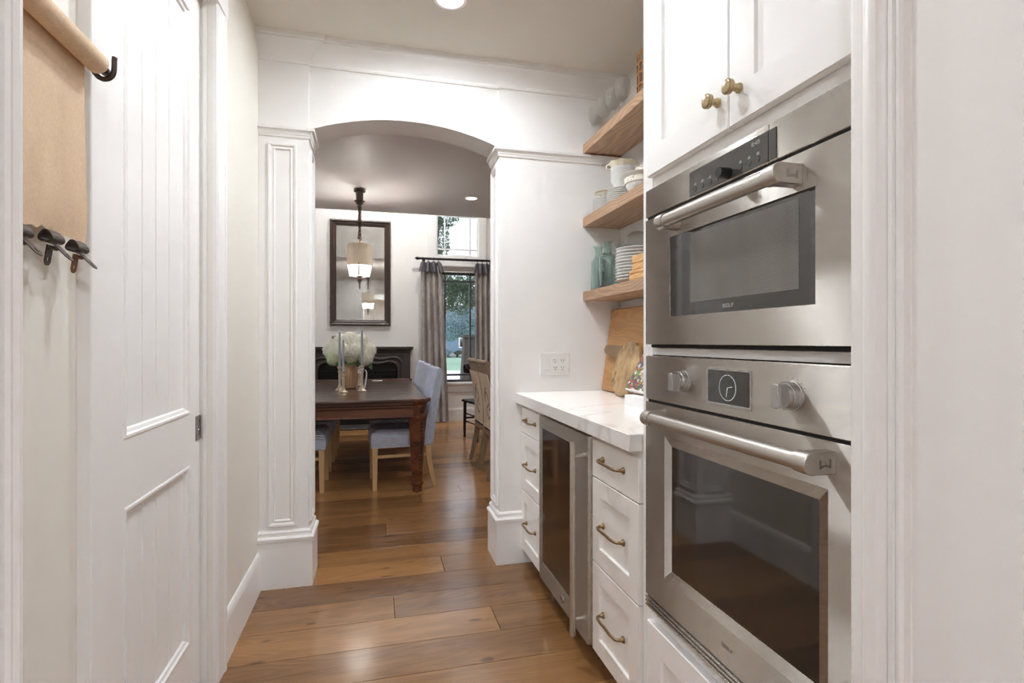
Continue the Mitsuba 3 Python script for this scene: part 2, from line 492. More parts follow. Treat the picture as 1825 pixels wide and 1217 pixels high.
# ------------------------------------------------------------------ walls and ceilings
struct('ceiling', box(-0.75, 1.55, 0.30, YB, ZC, ZC + 0.08), 'm_ceiling', 'flat beige pantry ceiling', 'ceiling')
struct('ceiling_dining', join(box(-3.1, 3.3, YB, YE, ZC, ZC + 0.25), box(-3.1, 3.3, YE - 0.1, YE, ZC, 4.3)), 'm_dining_ceiling', 'low taupe ceiling above the dining table', 'ceiling')
struct('ceiling_high', box(-3.1, 3.3, YE - 0.1, YF + 0.1, 4.3, 4.4), 'm_dining_ceiling', 'high ceiling in front of the far window wall', 'ceiling')
DY0, DY1, DZ = 1.30, 2.100, 2.443          # pocket door opening in the left wall
struct('wall_left', join(box(-0.75, XL, 0.40, DY0, 0, ZC), box(-0.75, XL, DY1, YC, 0, ZC), box(-0.75, XL, DY0, DY1, DZ, ZC)), 'm_cream', 'cream painted left pantry wall', 'wall')
struct('wall_right', box(XR, XR + 0.12, 0.40, YC, 0, ZC), 'm_marble', 'grey veined marble wall behind the oak shelves', 'wall')

def arch_pts(x0, x1, zs, rise, n=40):
    w = (x1 - x0) / 2
    R = (w * w + rise * rise) / (2 * rise)
    cz, cx = zs + rise - R, (x0 + x1) / 2
    a = math.asin(w / R)
    return [(cx + R * math.sin(t), cz + R * math.cos(t)) for t in np.linspace(-a, a, n)]
AX0, AX1 = -0.333, 0.658
ap = arch_pts(AX0, AX1, 2.308, 0.094)
opening = sg.Polygon([(AX0, -0.1)] + ap + [(AX1, -0.1)])
wallp = sg.Polygon([(-3.1, 0), (3.3, 0), (3.3, ZC), (-3.1, ZC)]).difference(opening)
struct('wall_back', extrude(wallp, 0, YB - YC, lambda u, v, d: (u, YC + d, v)), 'm_trim', 'white wall with the arched opening to the dining room', 'wall')
struct('wall_far', extrude(sg.Polygon([(-3.1, 0), (3.3, 0), (3.3, 4.3), (-3.1, 4.3)]).difference(sg.box(0.895, 0.60, 1.555, 2.30)).difference(sg.box(0.895, 2.556, 1.555, 3.30)), 0, 0.14, lambda u, v, d: (u, YF + d, v)),
       'm_dining_wall', 'pale far dining room wall with the window', 'wall')
struct('wall_dining_left', join(box(-3.15, -3.0, YB, 3.9, 0, 4.3), box(-3.15, -3.0, 6.5, YF, 0, 4.3), box(-3.15, -3.0, 3.9, 6.5, 0, 1.2), box(-3.15, -3.0, 3.9, 6.5, 2.45, 4.3)), 'm_dining_wall', 'pale left dining room wall', 'wall')
struct('wall_dining_right', box(3.2, 3.35, YB, YF, 0, 4.3), 'm_dining_wall', 'pale right dining room wall', 'wall')
# doorway the photographer stands in, and the kitchen behind it
struct('wall_near_left', join(box(-3.1, -0.358, 0.34, 0.625, 0, ZC)), 'm_trim', 'white doorway wall beside the hanging brown paper', 'wall')
struct('wall_near_right', join(box(0.722, 3.3, 0.30, 0.575, 0, ZC), box(-0.358, 0.722, 0.34, 0.575, 2.45, ZC)), 'm_trim', 'plain white wall at the right edge beside the ovens', 'wall')
struct('wall_kitchen', join(box(-3.1, 3.3, -4.4, -4.3, 0, ZC), box(-3.2, -3.1, -4.4, 0.6, 0, ZC), box(3.2, 3.3, -4.4, 0.6, 0, ZC)), 'm_kitchen', 'white kitchen walls behind the doorway', 'wall')
struct('ceiling_kitchen', box(-3.2, 3.3, -4.4, 0.34, ZC, ZC + 0.08), 'm_kitchen', 'white kitchen ceiling behind the doorway', 'ceiling')

# near jambs: molded edge strips
def trim_strip(prof, X, y0, y1, z0, z1, s):
    """vertical moulding: prof = (y, thickness) points; on plane x = X, sticking out by s * thickness"""
    a = [[(X + s * h, y, z) for y, h in prof] for z in (z0, z1)]
    return loops_mesh(a, True, True)
prof = [(0.668, -0.10), (0.668, 0.006), (0.6635, 0.009), (0.645, 0.009), (0.640, 0.013), (0.632, 0.020), (0.622, 0.022), (0.614, 0.020), (0.608, 0.011), (0.603, 0.009),
        (0.601, 0.013), (0.598, 0.0135), (0.594, 0.0135), (0.5925, 0.009), (0.590, 0.009), (0.589, 0.0125), (0.585, 0.0125), (0.583, 0.006), (0.575, 0.004), (0.575, -0.10)]
struct('trim_1', trim_strip(prof, 0.722, 0, 0, 0, ZC, -1), 'm_trim', 'white molded trim strip between the ovens and the right wall', 'trim', smooth=35)
prof = [(0.640, -0.20), (0.640, 0.010), (0.637, 0.014), (0.632, 0.014), (0.629, 0.010), (0.626, 0.010), (0.624, 0.006), (0.600, 0.0), (0.600, -0.20)]
struct('trim_2', trim_strip(prof, -0.358, 0, 0, 0, ZC, 1), 'm_trim', 'white molded doorway edge at the far left', 'trim', smooth=35)
# door casing on the left wall
def casing(y0, y1, z1):
    p = [(y0, 0), (y0, 0.012), (y0 + 0.006, 0.018), (y1 - 0.02, 0.020), (y1 - 0.016, 0.024), (y1 - 0.002, 0.024), (y1, 0.022), (y1, 0)]
    return trim_strip(p, XL, 0, 0, 0, z1, 1)
c1 = casing(DY1, DY1 + 0.096, DZ)
c0 = casing(DY0 - 0.085, DY0, DZ)
c0.vertices[:, 1] = (2 * DY0 - 0.085) - c0.vertices[:, 1]
head = join(rbox(XL, XL + 0.024, DY0 - 0.10, DY1 + 0.112, DZ, DZ + 0.11, 0.002),
            sweep([(XL, DY1 + 0.105), (XL, DY0 - 0.10)], [(0, DZ + 0.10), (0.030, DZ + 0.10), (0.036, DZ + 0.115), (0.052, DZ + 0.15), (0.052, DZ + 0.165), (0, DZ + 0.165)]))
tr = holder('trim_3', 'white casing around the tall pocket door', 'trim')
part(tr, 'casing', c1, 'm_trim')
part(tr, 'casing', c0, 'm_trim')
part(tr, 'head_casing', head, 'm_trim')
part(tr, 'jamb', join(box(-0.66, XL + 0.012, DY1, DY1 + 0.012, 0, DZ), box(-0.66, XL + 0.012, DY0 - 0.012, DY0, 0, DZ), box(-0.66, XL + 0.012, DY0, DY1, DZ - 0.001, DZ + 0.012),
                      box(-0.598, -0.586, DY1 - 0.006, DY1, 0, DZ)), 'm_trim')
# pocket door: stiles and rails, beadboard boards, flush pull
XD = -0.608
dr_ = holder('door_1', 'tall white two-panel pocket door with vertical boards', 'door')
P0, P1 = 1.511, 1.990
panels = [(0.215, 0.815), (0.985, 2.345)]
dp = sg.box(1.28, 0.012, DY1 - 0.002, DZ - 0.004)
for a, b in panels:
    dp = dp.difference(sg.box(P0, a, P1, b))
part(dr_, 'frame', extrude(dp, 0, 0.036, lambda u, v, d: (XD - d, u, v)), 'm_trim')
part(dr_, 'backing', box(XD - 0.034, XD - 0.022, 1.28, DY1, 0.012, DZ - 0.01), 'm_trim')
for a, b in panels:
    part(dr_, 'panel_molding', ring_frame(P0, P1, a, b, [(0, 0), (0.004, 0.003), (0.010, 0.003), (0.014, -0.003), (0.022, -0.006), (0.026, -0.012), (0.026, -0.02)], faceXp(XD)), 'm_trim')
    g = [P0 + 0.02, 1.558, 1.651, 1.744, 1.844, P1 - 0.02]
    for y0, y1 in zip(g[:-1], g[1:]):
        part(dr_, 'board', rbox(XD - 0.024, XD - 0.012, y0 + 0.0008, y1 - 0.0008, a, b, 0.004), 'm_trim')
fp = part(dr_, 'flush_pull', join(ring_frame(2.049, 2.0985, 0.886, 0.970, [(0, 0), (0, 0.003), (0.001, 0.004), (0.014, 0.004), (0.0145, -0.006)], faceXp(XD), False, True)), 'm_pewter', label='dark metal flush pull')
part(fp, 'latch', join(tube([(XD + 0.002, 2.072 + 0.007 * math.cos(t), 0.926 + 0.008 * math.sin(t)) for t in np.linspace(0, 2 * PI, 13)], 0.002, 8), tube([(XD + 0.003, 2.072 + 0.007 * math.cos(t), 0.903 + 0.007 * math.sin(t)) for t in np.linspace(PI, 2 * PI, 9)], 0.002, 8)), 'm_chrome', smooth=40)
part(fp, 'slot', box(XD - 0.004, XD + 0.0006, 2.066, 2.079, 0.898, 0.960), 'm_black')
# baseboards
bbp = [(0, 0), (0.016, 0), (0.016, 0.160), (0.012, 0.176), (0.006, 0.187), (0, 0.189)]
struct('baseboard_left', sweep([(XL, YW), (XL, DY1 + 0.096)], bbp), 'm_trim', 'tall white baseboard along the cream left wall', 'baseboard')
struct('baseboard_far', sweep([(3.2, YF), (0.53, YF)], [(0, 0), (0.018, 0), (0.018, 0.17), (0.012, 0.195), (0, 0.197)]), 'm_trim', 'white baseboard under the far window', 'baseboard')

# ------------------------------------------------------------------ arch wall: pilasters, frieze blocks, crown
def pilaster(name, x0, x1, label, jamb_x, side, panel):
    t = holder(name, label, 'trim')
    part(t, 'block', rbox(x0, x1, YW, YC + 0.001, 0, ZC, 0.0015), 'm_trim')
    mold = [(0, 0), (0, 0.006), (0.004, 0.012), (0.012, 0.010), (0.018, 0.004), (0.024, 0.004), (0.028, 0.007), (0.033, 0.002), (0.036, 0)]
    if panel:
        part(t, 'panel_molding', ring_frame(*panel, mold, faceY(YW)), 'm_trim')
    mp = (lambda u, v, h: (jamb_x + side * h, u, v))
    part(t, 'panel_molding', ring_frame(YW + 0.035, YB - 0.03, 0.31, 2.215, mold, mp), 'm_trim')
    if side > 0:
        path = [(jamb_x, YB), (jamb_x, YW), (x0, YW)]
    else:
        path = [(x1, YW), (jamb_x, YW), (jamb_x, YB)]
    cap = [(0, 2.255), (0.006, 2.255), (0.010, 2.266), (0.012, 2.268), (0.018, 2.284), (0.028, 2.288), (0.030, 2.300), (0, 2.303)]
    part(t, 'capital', sweep(path, cap), 'm_trim')
    base = [(0, 0), (0.020, 0), (0.020, 0.236), (0, 0.240)]
    part(t, 'plinth', sweep(path, base), 'm_trim')
    bc = [(0, 0.236), (0.027, 0.236), (0.028, 0.249), (0.022, 0.256), (0.014, 0.257), (0.013, 0.264), (0.013, 0.276), (0.006, 0.284), (0, 0.286)]
    part(t, 'base_cap', sweep(path, bc), 'm_trim')
    return t
pilaster('trim_4', XL, AX0, 'white panelled pilaster left of the arch', AX0, 1, (-0.524, -0.388, 0.305, 2.222))
pilaster('trim_5', AX1, XR, 'white wall pier right of the arch above the counter end', AX1, -1, None)
crown = [(0, 2.630), (0.008, 2.630), (0.012, 2.640), (0.010, 2.648), (0.016, 2.662), (0.030, 2.684), (0.048, 2.703), (0.066, 2.716), (0.074, 2.719), (0.075, 2.727), (0.082, 2.731), (0.084, 2.753), (0, 2.755)]
cr = holder('trim_6', 'white crown molding under the pantry ceiling over the arch', 'trim')
part(cr, 'crown', sweep([(AX0, YC + 0.005), (AX0, YW), (XL, YW)], crown), 'm_trim', smooth=30)
part(cr, 'crown', sweep([(AX1 - 0.005, YC), (AX0 + 0.004, YC)], crown), 'm_trim', smooth=30)
part(cr, 'crown', sweep([(XR, YW), (AX1, YW), (AX1, YC + 0.005)], crown), 'm_trim', smooth=30)

# ------------------------------------------------------------------ recessed lamps: seen, unseen and added
def downlight(x, y, z, label, tint=WARM, r=0.057, k=1.0, group=None, w=1.0):
    t = thing('recessed_light', label, 'ceiling light', group)
    part(t, 'trim_ring', lathe([(r, -0.002), (r + 0.004, -0.006), (r + 0.018, -0.004), (r + 0.020, 0.0), (r, 0.0)], 40, (x, y, z)), 'm_trim', smooth=40)
    d = trimesh.creation.cylinder(r, 0.002, sections=40)
    d.apply_translation((x, y, z - 0.002))
    scene[f'{t}__lamp'] = {**mikit.ply(d, 'm_trim'), **lights_on([L_DOWN * k * c for c in tint], w)}
downlight(0.317, 2.343, ZC, 'round recessed lamp in the beige pantry ceiling', k=0.8, w=3)
downlight(0.10, 1.36, ZC, 'unseen round lamp in the pantry ceiling near the paper roll', k=0.52, w=3)  # out of view, placed to cast the knob and paper roll shadows
downlight(0.975, 5.545, ZC, 'round recessed lamp in the dining ceiling right of the pendant', DINING, k=0.5)
downlight(0.2, 7.55, 4.3, 'added wide lamp in the high far ceiling, out of view', DINING, k=0.22, r=0.14)  # added out of view to brighten the far dining wall
for x, lb in ((-0.55, 'left added spot in the high far ceiling, brightening the far wall'), (1.0, 'right added spot in the high far ceiling, brightening the far wall')):  # added spots with housings, out of view, brighten the wall but spare the floor
    t = thing('added_wall_spot', lb, 'ceiling light')
    part(t, 'housing', lathe([(0.03, 0), (0.055, 0), (0.055, -0.09), (0.045, -0.09), (0.045, -0.01), (0.03, -0.01)], 24, (x, 6.85, 4.3)), 'm_trim', smooth=40)
    scene[f'{t}__beam'] = {'type': 'spot', 'intensity': rgb(*[8.0 * c for c in DINING]), 'cutoff_angle': 46.0, 'beam_width': 22.0, 'to_world': T().look_at(origin=[x, 6.9, 4.19], target=[x * 0.8, 8.2, 2.05], up=[0, 0, 1])}
downlight(-0.35, 3.55, ZC, 'added round lamp hidden in the dining ceiling just past the arch', DINING, k=0.34)  # added behind the arch to brighten the bouquet and chairs
downlight(-1.0, -1.6, ZC, 'unseen wide lamp in the kitchen ceiling on the left', KITCHEN_TINT, k=0.47, r=0.14, w=2)  # out of view behind the camera, lights the near walls from the front
downlight(1.2, -1.6, ZC, 'unseen wide lamp in the kitchen ceiling on the right', KITCHEN_TINT, k=0.47, r=0.14, w=2)  # second unseen kitchen lamp, same purpose

# ------------------------------------------------------------------ tall oven cabinet
XF = 0.80                                   # face frame of the cabinets on the right
OY0, OY1 = 0.668, 1.425                     # the ovens
OC = (OY0 + OY1) / 2
tc = thing('oven_cabinet', 'tall white built-in cabinet holding the two steel ovens', 'cabinet')
part(tc, 'side_panel', join(rbox(XF, XR, OY1 + 0.003, 1.487, 0.0, ZC, 0.0015), rbox(XF, XR, 0.60, OY0 - 0.003, 0.0, ZC, 0.0015)), 'm_cabinet')
for z0, z1 in ((1.678, 1.722), (1.190, 1.212), (0.400, 0.447)):
    part(tc, 'rail', rbox(XF + 0.001, XF + 0.05, OY0 - 0.003, OY1 + 0.003, z0, z1, 0.001), 'm_cabinet')
part(tc, 'carcass', join(box(XF + 0.05, XR, OY0, OY1, 1.69, ZC), box(XF + 0.05, XR, OY0, OY1, 0.0, 0.43)), 'm_cabinet')
XDr = 0.780
def knob(parent, y, z):
    pr = [(0, 0), (0.011, 0), (0.011, 0.004), (0.0085, 0.006), (0.0085, 0.011), (0.0065, 0.013), (0.006, 0.018), (0.009, 0.021), (0.0155, 0.023), (0.0165, 0.026), (0.0155, 0.0275), (0.0155, 0.029), (0.017, 0.031), (0.0165, 0.034), (0.012, 0.037), (0, 0.0385)]
    part(parent, 'knob', lathe(pr, 32, (XDr, y, z), '-x'), 'm_brass', smooth=50, label='round brass knob')
for y0, y1, ky in ((1.0525, 1.428, 1.088), (0.672, 1.0495, 1.013)):
    d = part(tc, 'door', shaker(y0, y1, 1.717, 2.735, 0.0195, faceX(XDr), 0.083, 0.007), 'm_cabinet')
    knob(d, ky, 1.792)
part(tc, 'drawer', shaker(0.672, 1.428, 0.06, 0.404, 0.0195, faceX(XDr), 0.075, 0.009), 'm_cabinet')

def yz(m):
    return {'uv': np.asarray(m.vertices)[:, 1:3]}
def steel(parent, name, m, label=None):
    m = m.copy()
    m.unmerge_vertices()
    return part(parent, name, m, 'm_steel', label=label, uv=np.asarray(m.vertices)[:, 1:3] + np.asarray(m.vertices)[:, :1] * 0.37)

XO = 0.775
def wolf_text(y0, z0, h, x, t=0.0006):
    """four squared letters reading WOLF; the reader looks along +x, so letters run towards -y"""
    w, g, s = h * 0.95, h * 0.32, h * 0.17
    bars = []
    def b(a0, a1, c0, c1):
        bars.append(box(x - t, x + 0.0005, y0 - a1, y0 - a0, z0 + c0, z0 + c1))
    o = 0
    for a in (0, w * 1.15 / 2 - s / 2, w * 1.15 - s):
        b(o + a, o + a + s, 0, h)
    b(o, o + w * 1.15, 0, s)
    o += w * 1.15 + g
    b(o, o + s, 0, h); b(o + w - s, o + w, 0, h); b(o, o + w, 0, s); b(o, o + w, h - s, h)
    o += w + g
    b(o, o + s, 0, h); b(o, o + w * 0.75, 0, s)
    o += w * 0.75 + g
    b(o, o + s, 0, h); b(o, o + w * 0.85, h - s, h); b(o, o + w * 0.75, h * 0.45, h * 0.45 + s)
    return join(bars)

def label_text(txt, h, y, z, x, t=0.0005):
    m = meshkit.text_mesh(txt, h, t)
    V = m.vertices
    m.vertices = np.stack([x - V[:, 2], y - V[:, 0], z + V[:, 1]], 1)
    return m

def handle(parent, ya, yb, z, r=0.0165):
    """steel tube along y with a stadium-shaped bracket at each end; the emblem is on the near end face"""
    xc = 0.708 + 0.020
    h = part(parent, 'handle', lathe([(0, ya + 0.012), (r, ya + 0.012), (r, yb - 0.012), (0, yb - 0.012)], 32, (xc, 0, z), 'y'), 'm_steel_bar', smooth=40, label='tubular steel handle')
    for y, s in ((ya, 1), (yb, -1)):
        pts = [(xc + 0.020 * math.cos(t), z + 0.020 * math.sin(t)) for t in np.linspace(PI / 2, 3 * PI / 2, 20)] + [(XO + 0.001, z - 0.020), (XO + 0.001, z + 0.020)]
        pg = sg.Polygon(pts)
        lo = [(pg.buffer(-b), d) for b, d in ((0.0015, 0.0), (0.0, 0.0015), (0.0, 0.024), (0.001, 0.0255))]
        P = []
        for q, d in lo:
            P += [(a, y + s * d, c) for a, c in q.exterior.coords]
        e = part(h, 'bracket', hull(P), 'm_steel_bar', smooth=25)
        part(h, 'collar', lathe([(r, 0), (0.0195, 0), (0.0195, 0.012), (r, 0.012)], 32, (xc, y + s * 0.0275 - 0.006, z), 'y'), 'm_steel_bar', smooth=40)
        if s > 0:
            cy, t = y - 0.0003, 0.0012
            em = [[(0.740, z + 0.007), (0.744, z + 0.007), (0.744, z - 0.004), (0.7525, z - 0.001), (0.761, z - 0.004), (0.761, z + 0.007), (0.765, z + 0.007), (0.765, z - 0.010), (0.7525, z - 0.005), (0.740, z - 0.010)],
                  [(0.751, z + 0.001), (0.7525, z + 0.005), (0.754, z + 0.001)]]
            part(h, 'emblem', join([extrude(sg.Polygon(q), 0, t, lambda u, v, d: (u, cy + 0.0006 - d * 0.6, v)) for q in em]), 'm_pewter')
    return h

# ---- upper oven
uo = thing('upper_oven', 'short stainless steel wall oven with grey mesh window, upper of the two', 'oven')
part(uo, 'body', box(XO + 0.025, XR - 0.02, OY0 + 0.002, OY1 - 0.002, 1.225, 1.672), 'm_dark_gap')
PS = 0.916
cp = steel(uo, 'control_panel', join(rbox(XO, XO + 0.03, PS + 0.0006, OY1, 1.5945, 1.674, 0.0012), rbox(XO, XO + 0.03, OY0, PS - 0.0006, 1.5945, 1.674, 0.0012)))
gp = part(cp, 'control_glass', join(rbox(XO - 0.0015, XO + 0.004, PS + 0.0006, 1.197, 1.598, 1.660, 0.0006), rbox(XO - 0.0015, XO + 0.004, 0.894, PS - 0.0006, 1.598, 1.660, 0.0006)), 'm_panel_glass', label='dark glass control strip')
for y in (1.171, 1.141, 1.111, 1.083, 1.001, 0.973, 0.946):
    part(cp, 'button', join(lathe([(0.0050, 0), (0.0062, 0), (0.0062, 0.0012), (0.0050, 0.0012)], 24, (XO - 0.0015, y, 1.612), '-x'), lathe([(0, 0), (0.0048, 0), (0.0048, 0.001), (0, 0.001)], 24, (XO - 0.0015, y, 1.612), '-x')), 'm_button')
    part(cp, 'print', join(box(XO - 0.0019, XO - 0.0014, y - 0.0042, y + 0.0042, 1.6215, 1.6232), box(XO - 0.0019, XO - 0.0014, y - 0.0030, y + 0.0026, 1.6250, 1.6264)), 'm_print')
part(cp, 'dial', lathe([(0, 0), (0.0125, 0), (0.0125, 0.026), (0.0115, 0.0275), (0, 0.0275)], 32, (XO - 0.0015, 1.041, 1.611), '-x'), 'm_black', smooth=40, label='black rotary dial')
part(cp, 'print', label_text('8:40', 0.0085, 0.9665, 1.644, XO - 0.0014), 'm_print', label='clock digits 8:40')
UZ0, UZ1 = 1.222, 1.5865
wy0, wy1, wz0, wz1 = 0.798, 1.2925, 1.298, 1.514
dpoly = sg.box(OY0, UZ0, OY1, UZ1).difference(sg.box(wy0, wz0, wy1, wz1))
ud = steel(uo, 'door', join(extrude(dpoly, 0, 0.022, lambda u, v, d: (XO + d, u, v)), ring_frame(OY0, OY1, UZ0, UZ1, [(0, -0.02), (0, -0.001), (0.001, 0.0002)], faceX(XO))))
gl = part(ud, 'window', box(XO + 0.0015, XO + 0.006, wy0, wy1, wz0, wz1), 'm_black_glass', label='black bordered oven window')
part(ud, 'mesh_screen', box(XO + 0.0008, XO + 0.003, 0.838, 1.196, 1.330, 1.503), 'm_oven_screen', label='grey perforated mesh behind the window')
part(ud, 'lettering', wolf_text(1.066, 1.3085, 0.0085, XO + 0.0012), 'm_print', label='lettering WOLF')
handle(ud, 0.828, 1.263, 1.5445)
part(uo, 'door_gap_shade', box(XO + 0.004, XO + 0.03, OY0 + 0.002, OY1 - 0.006, 1.5855, 1.5955), 'm_dark_gap')  # black filler puts the shade of the slit into its colour
part(uo, 'vent_gap_shade', box(XO + 0.012, XO + 0.05, OY0 + 0.01, OY1 - 0.012, 1.2125, 1.2215), 'm_dark_gap')  # black strip painted as the shade below the upper oven
# ---- lower oven
lo = thing('lower_oven', 'large stainless steel wall oven with two knobs and black window, lower of the two', 'oven')
part(lo, 'body', box(XO + 0.03, XR - 0.02, OY0 + 0.002, OY1 - 0.002, 0.455, 1.186), 'm_dark_gap')
lp = steel(lo, 'control_panel', rbox(XO, XO + 0.035, OY0, OY1, 1.061, 1.188, 0.0015))
part(lp, 'screen_bezel', ring_frame(0.967, 1.125, 1.082, 1.167, [(0, 0), (0, 0.002), (0.004, 0.002), (0.005, 0.0005)], faceX(XO)), 'm_chrome')
sc_ = part(lp, 'clock_screen', rbox(XO - 0.001, XO + 0.003, 0.972, 1.120, 1.087, 1.162, 0.0003), 'm_black_glass', label='small black clock screen')
cyc, czc = 1.046, 1.1245
scene[f'{lp}__clock_face'] = {**mikit.ply(join(lathe([(0.0288, 0), (0.0296, 0), (0.0296, 0.0005), (0.0288, 0.0005)], 48, (XO - 0.0012, cyc, czc), '-x'),
    tube([(XO - 0.0014, cyc, czc), (XO - 0.0014, cyc - 0.016, czc + 0.003)], 0.0006, 6), tube([(XO - 0.0014, cyc, czc), (XO - 0.0014, cyc + 0.005, czc - 0.022)], 0.0005, 6)), 'm_print'), **lights_on([0.50, 0.55, 0.60])}
def oven_knob(y, z):
    k = part(lp, 'knob', lathe([(0, 0), (0.0285, 0), (0.0285, 0.003), (0.027, 0.004), (0.027, 0.017), (0.0255, 0.019), (0, 0.019)], 48, (XO, y, z), '-x'), 'm_chrome', smooth=40, label='round steel knob with flat grip')
    circ = sg.Point(0, 0).buffer(0.0235, 48)
    part(k, 'face', lathe([(0, 0.0185), (0.0235, 0.0185), (0.0235, 0.024), (0.0225, 0.026), (0, 0.026)], 48, (XO, y, z), '-x'), 'm_chrome', smooth=40)
    gpoly = circ.intersection(sg.box(-0.0095, -0.03, 0.0095, 0.03))
    P = []
    for b, d in ((0, 0.0255), (0, 0.041), (0.0012, 0.0425)):
        P += [(XO - d, y + a, z + c) for a, c in gpoly.buffer(-b).exterior.coords]
    part(k, 'grip', hull(P), 'm_chrome')
    part(k, 'print', join([box(XO - 0.0004, XO + 0.0003, y + 0.033 * math.cos(t) - 0.0012, y + 0.033 * math.cos(t) + 0.0012, z + 0.033 * math.sin(t) - 0.0005, z + 0.033 * math.sin(t) + 0.0005) for t in np.linspace(0.15, PI - 0.15, 9)]), 'm_engrave')
oven_knob(1.221, 1.126)
oven_knob(0.852, 1.126)
LZ0, LZ1 = 0.486, 1.0535
ly0, ly1, lz0, lz1 = 0.798, 1.2925, 0.598, 0.944
dpoly = sg.box(OY0, LZ0, OY1, LZ1).difference(sg.box(ly0 - 0.028, lz0 - 0.024, ly1 + 0.028, lz1 + 0.024))
ld = steel(lo, 'door', join(extrude(dpoly, 0, 0.025, lambda u, v, d: (XO + d, u, v)), ring_frame(OY0, OY1, LZ0, LZ1, [(0, -0.02), (0, -0.001), (0.001, 0.0002)], faceX(XO)),
     ring_frame(ly0 - 0.028, ly1 + 0.028, lz0 - 0.024, lz1 + 0.024, [(0, 0), (0.026, -0.007), (0.028, -0.009)], faceX(XO))))
part(ld, 'window', box(XO + 0.0075, XO + 0.014, ly0 - 0.003, ly1 + 0.003, lz0 - 0.003, lz1 + 0.003), 'm_black_glass', label='black glass oven window')
part(ld, 'lettering', wolf_text(1.068, 0.5265, 0.0088, XO + 0.0002), 'm_engrave', label='lettering WOLF')
handle(ld, 0.753, 1.338, 1.0185)
for z in (0.4545, 0.4655, 0.4765):
    steel(lo, 'louver', rbox(XO - 0.002, XO + 0.012, OY0, OY1, z - 0.0030, z + 0.0030, 0.001))
part(lo, 'vent_gap_shade', box(XO + 0.006, XO + 0.03, OY0, OY1, 0.449, 0.4855), 'm_dark_gap')  # black backing painted as shade between the louvers
part(lo, 'door_gap_shade', box(XO + 0.006, XO + 0.03, OY0 + 0.005, OY1 - 0.005, 1.053, 1.0612), 'm_dark_gap')  # black filler painted as shade above the lower door

# ------------------------------------------------------------------ base cabinets, wine fridge, worktop
XB = 0.785
def pull(parent, y, z, L=0.168):
    x0, x1 = XB, XB - 0.030
    a, b = y - L / 2, y + L / 2
    pts = smooth_path([(x0, a + 0.004, z), (x0 - 0.012, a + 0.003, z), (x0 - 0.024, a + 0.008, z), (x1, a + 0.022, z), (x1 - 0.001, y, z), (x1, b - 0.022, z), (x0 - 0.024, b - 0.008, z), (x0 - 0.012, b - 0.003, z), (x0, b - 0.004, z)], 4)
    k = part(parent, 'pull', tube(pts, 0.0047, 12), 'm_bronze', smooth=40, label='antique brass bar pull')
    for yy in (a + 0.004, b - 0.004):
        part(k, 'foot', lathe([(0, 0), (0.0115, 0), (0.0115, 0.003), (0.008, 0.006), (0.006, 0.012), (0.0055, 0.016)], 24, (x0, yy, z), '-x'), 'm_bronze', smooth=40)
def base_cabinet(y0, y1, label):
    t = thing('base_cabinet', label, 'cabinet')
    part(t, 'carcass', join(box(XF + 0.005, XR, y0, y1, 0.075, 0.888)), 'm_base_cabinet')
    part(t, 'toe_kick', box(0.875, 0.89, y0, y1, 0.0, 0.08), 'm_dark_gap')
    for z0, z1, w, pz in ((0.728, 0.866, None, 0.807), (0.412, 0.7245, 0.062, 0.570), (0.080, 0.4085, 0.062, 0.252)):
        d = part(t, 'drawer', shaker(y0 + 0.0015, y1 - 0.0015, z0, z1, 0.0195, faceX(XB), w, 0.009), 'm_base_cabinet')
        pull(d, (y0 + y1) / 2, pz)
base_cabinet(2.475, YW - 0.002, 'white three-drawer base cabinet between the arch wall and wine fridge')
base_cabinet(1.489, 1.853, 'white three-drawer base cabinet between the wine fridge and ovens')
wf = thing('wine_fridge', 'undercounter wine fridge with steel frame and smoked glass door', 'wine fridge')
WY0, WY1, WZ0, WZ1, XWf = 1.858, 2.470, 0.088, 0.872, 0.770
part(wf, 'body', box(XF + 0.015, XR - 0.02, WY0 + 0.004, WY1 - 0.004, 0.06, 0.88), 'm_black')
fr = sg.box(WY0, WZ0, WY1, WZ1).difference(sg.box(1.985, 0.175, 2.425, 0.815))
wd = steel(wf, 'door', join(extrude(fr, 0, 0.042, lambda u, v, d: (XWf + d, u, v)), ring_frame(WY0, WY1, WZ0, WZ1, [(0, -0.03), (0, -0.001), (0.001, 0.0002)], faceX(XWf)), box(XWf + 0.035, XWf + 0.042, WY0 + 0.005, WY1 - 0.005, WZ0 + 0.005, WZ1 - 0.005)))
part(wd, 'glass', box(XWf + 0.002, XWf + 0.010, 1.983, 2.427, 0.173, 0.817), 'm_smoked_glass', label='smoked dark brown glass')
hb = part(wd, 'handle', lathe([(0, 0.112), (0.0105, 0.112), (0.0115, 0.1135), (0.0115, 0.8455), (0.0105, 0.847), (0, 0.847)], 28, (0.722, 1.893, 0)), 'm_steel_bar', smooth=40, label='long vertical steel bar handle')
for z in (0.175, 0.795):
    part(hb, 'standoff', lathe([(0, 0), (0.010, 0), (0.010, 0.004), (0.0075, 0.006), (0.0075, 0.047)], 24, (XWf, 1.893, z), '-x'), 'm_steel_bar', smooth=40)
bd = part(wd, 'badge', lathe([(0, 0), (0.022, 0), (0.022, 0.002), (0.021, 0.003), (0, 0.003)], 32, (0, 0, 0), '-x'), 'm_chrome', smooth=40, label='small oval badge', to_world=T().translate([XWf, 2.145, 0.130]).scale([1, 1.0, 0.62]))
part(bd, 'monogram', join(tube([(XWf - 0.003, 2.145 + 0.012 * math.cos(t), 0.130 + 0.006 * math.sin(2 * t)) for t in np.linspace(0, 2 * PI, 25)], 0.0011, 6)), 'm_engrave')
part(wf, 'foot', lathe([(0, 0), (0.011, 0), (0.011, 0.02), (0.007, 0.025), (0.007, 0.075), (0, 0.075)], 16, (0.83, 2.43, 0.0)), 'm_chrome')
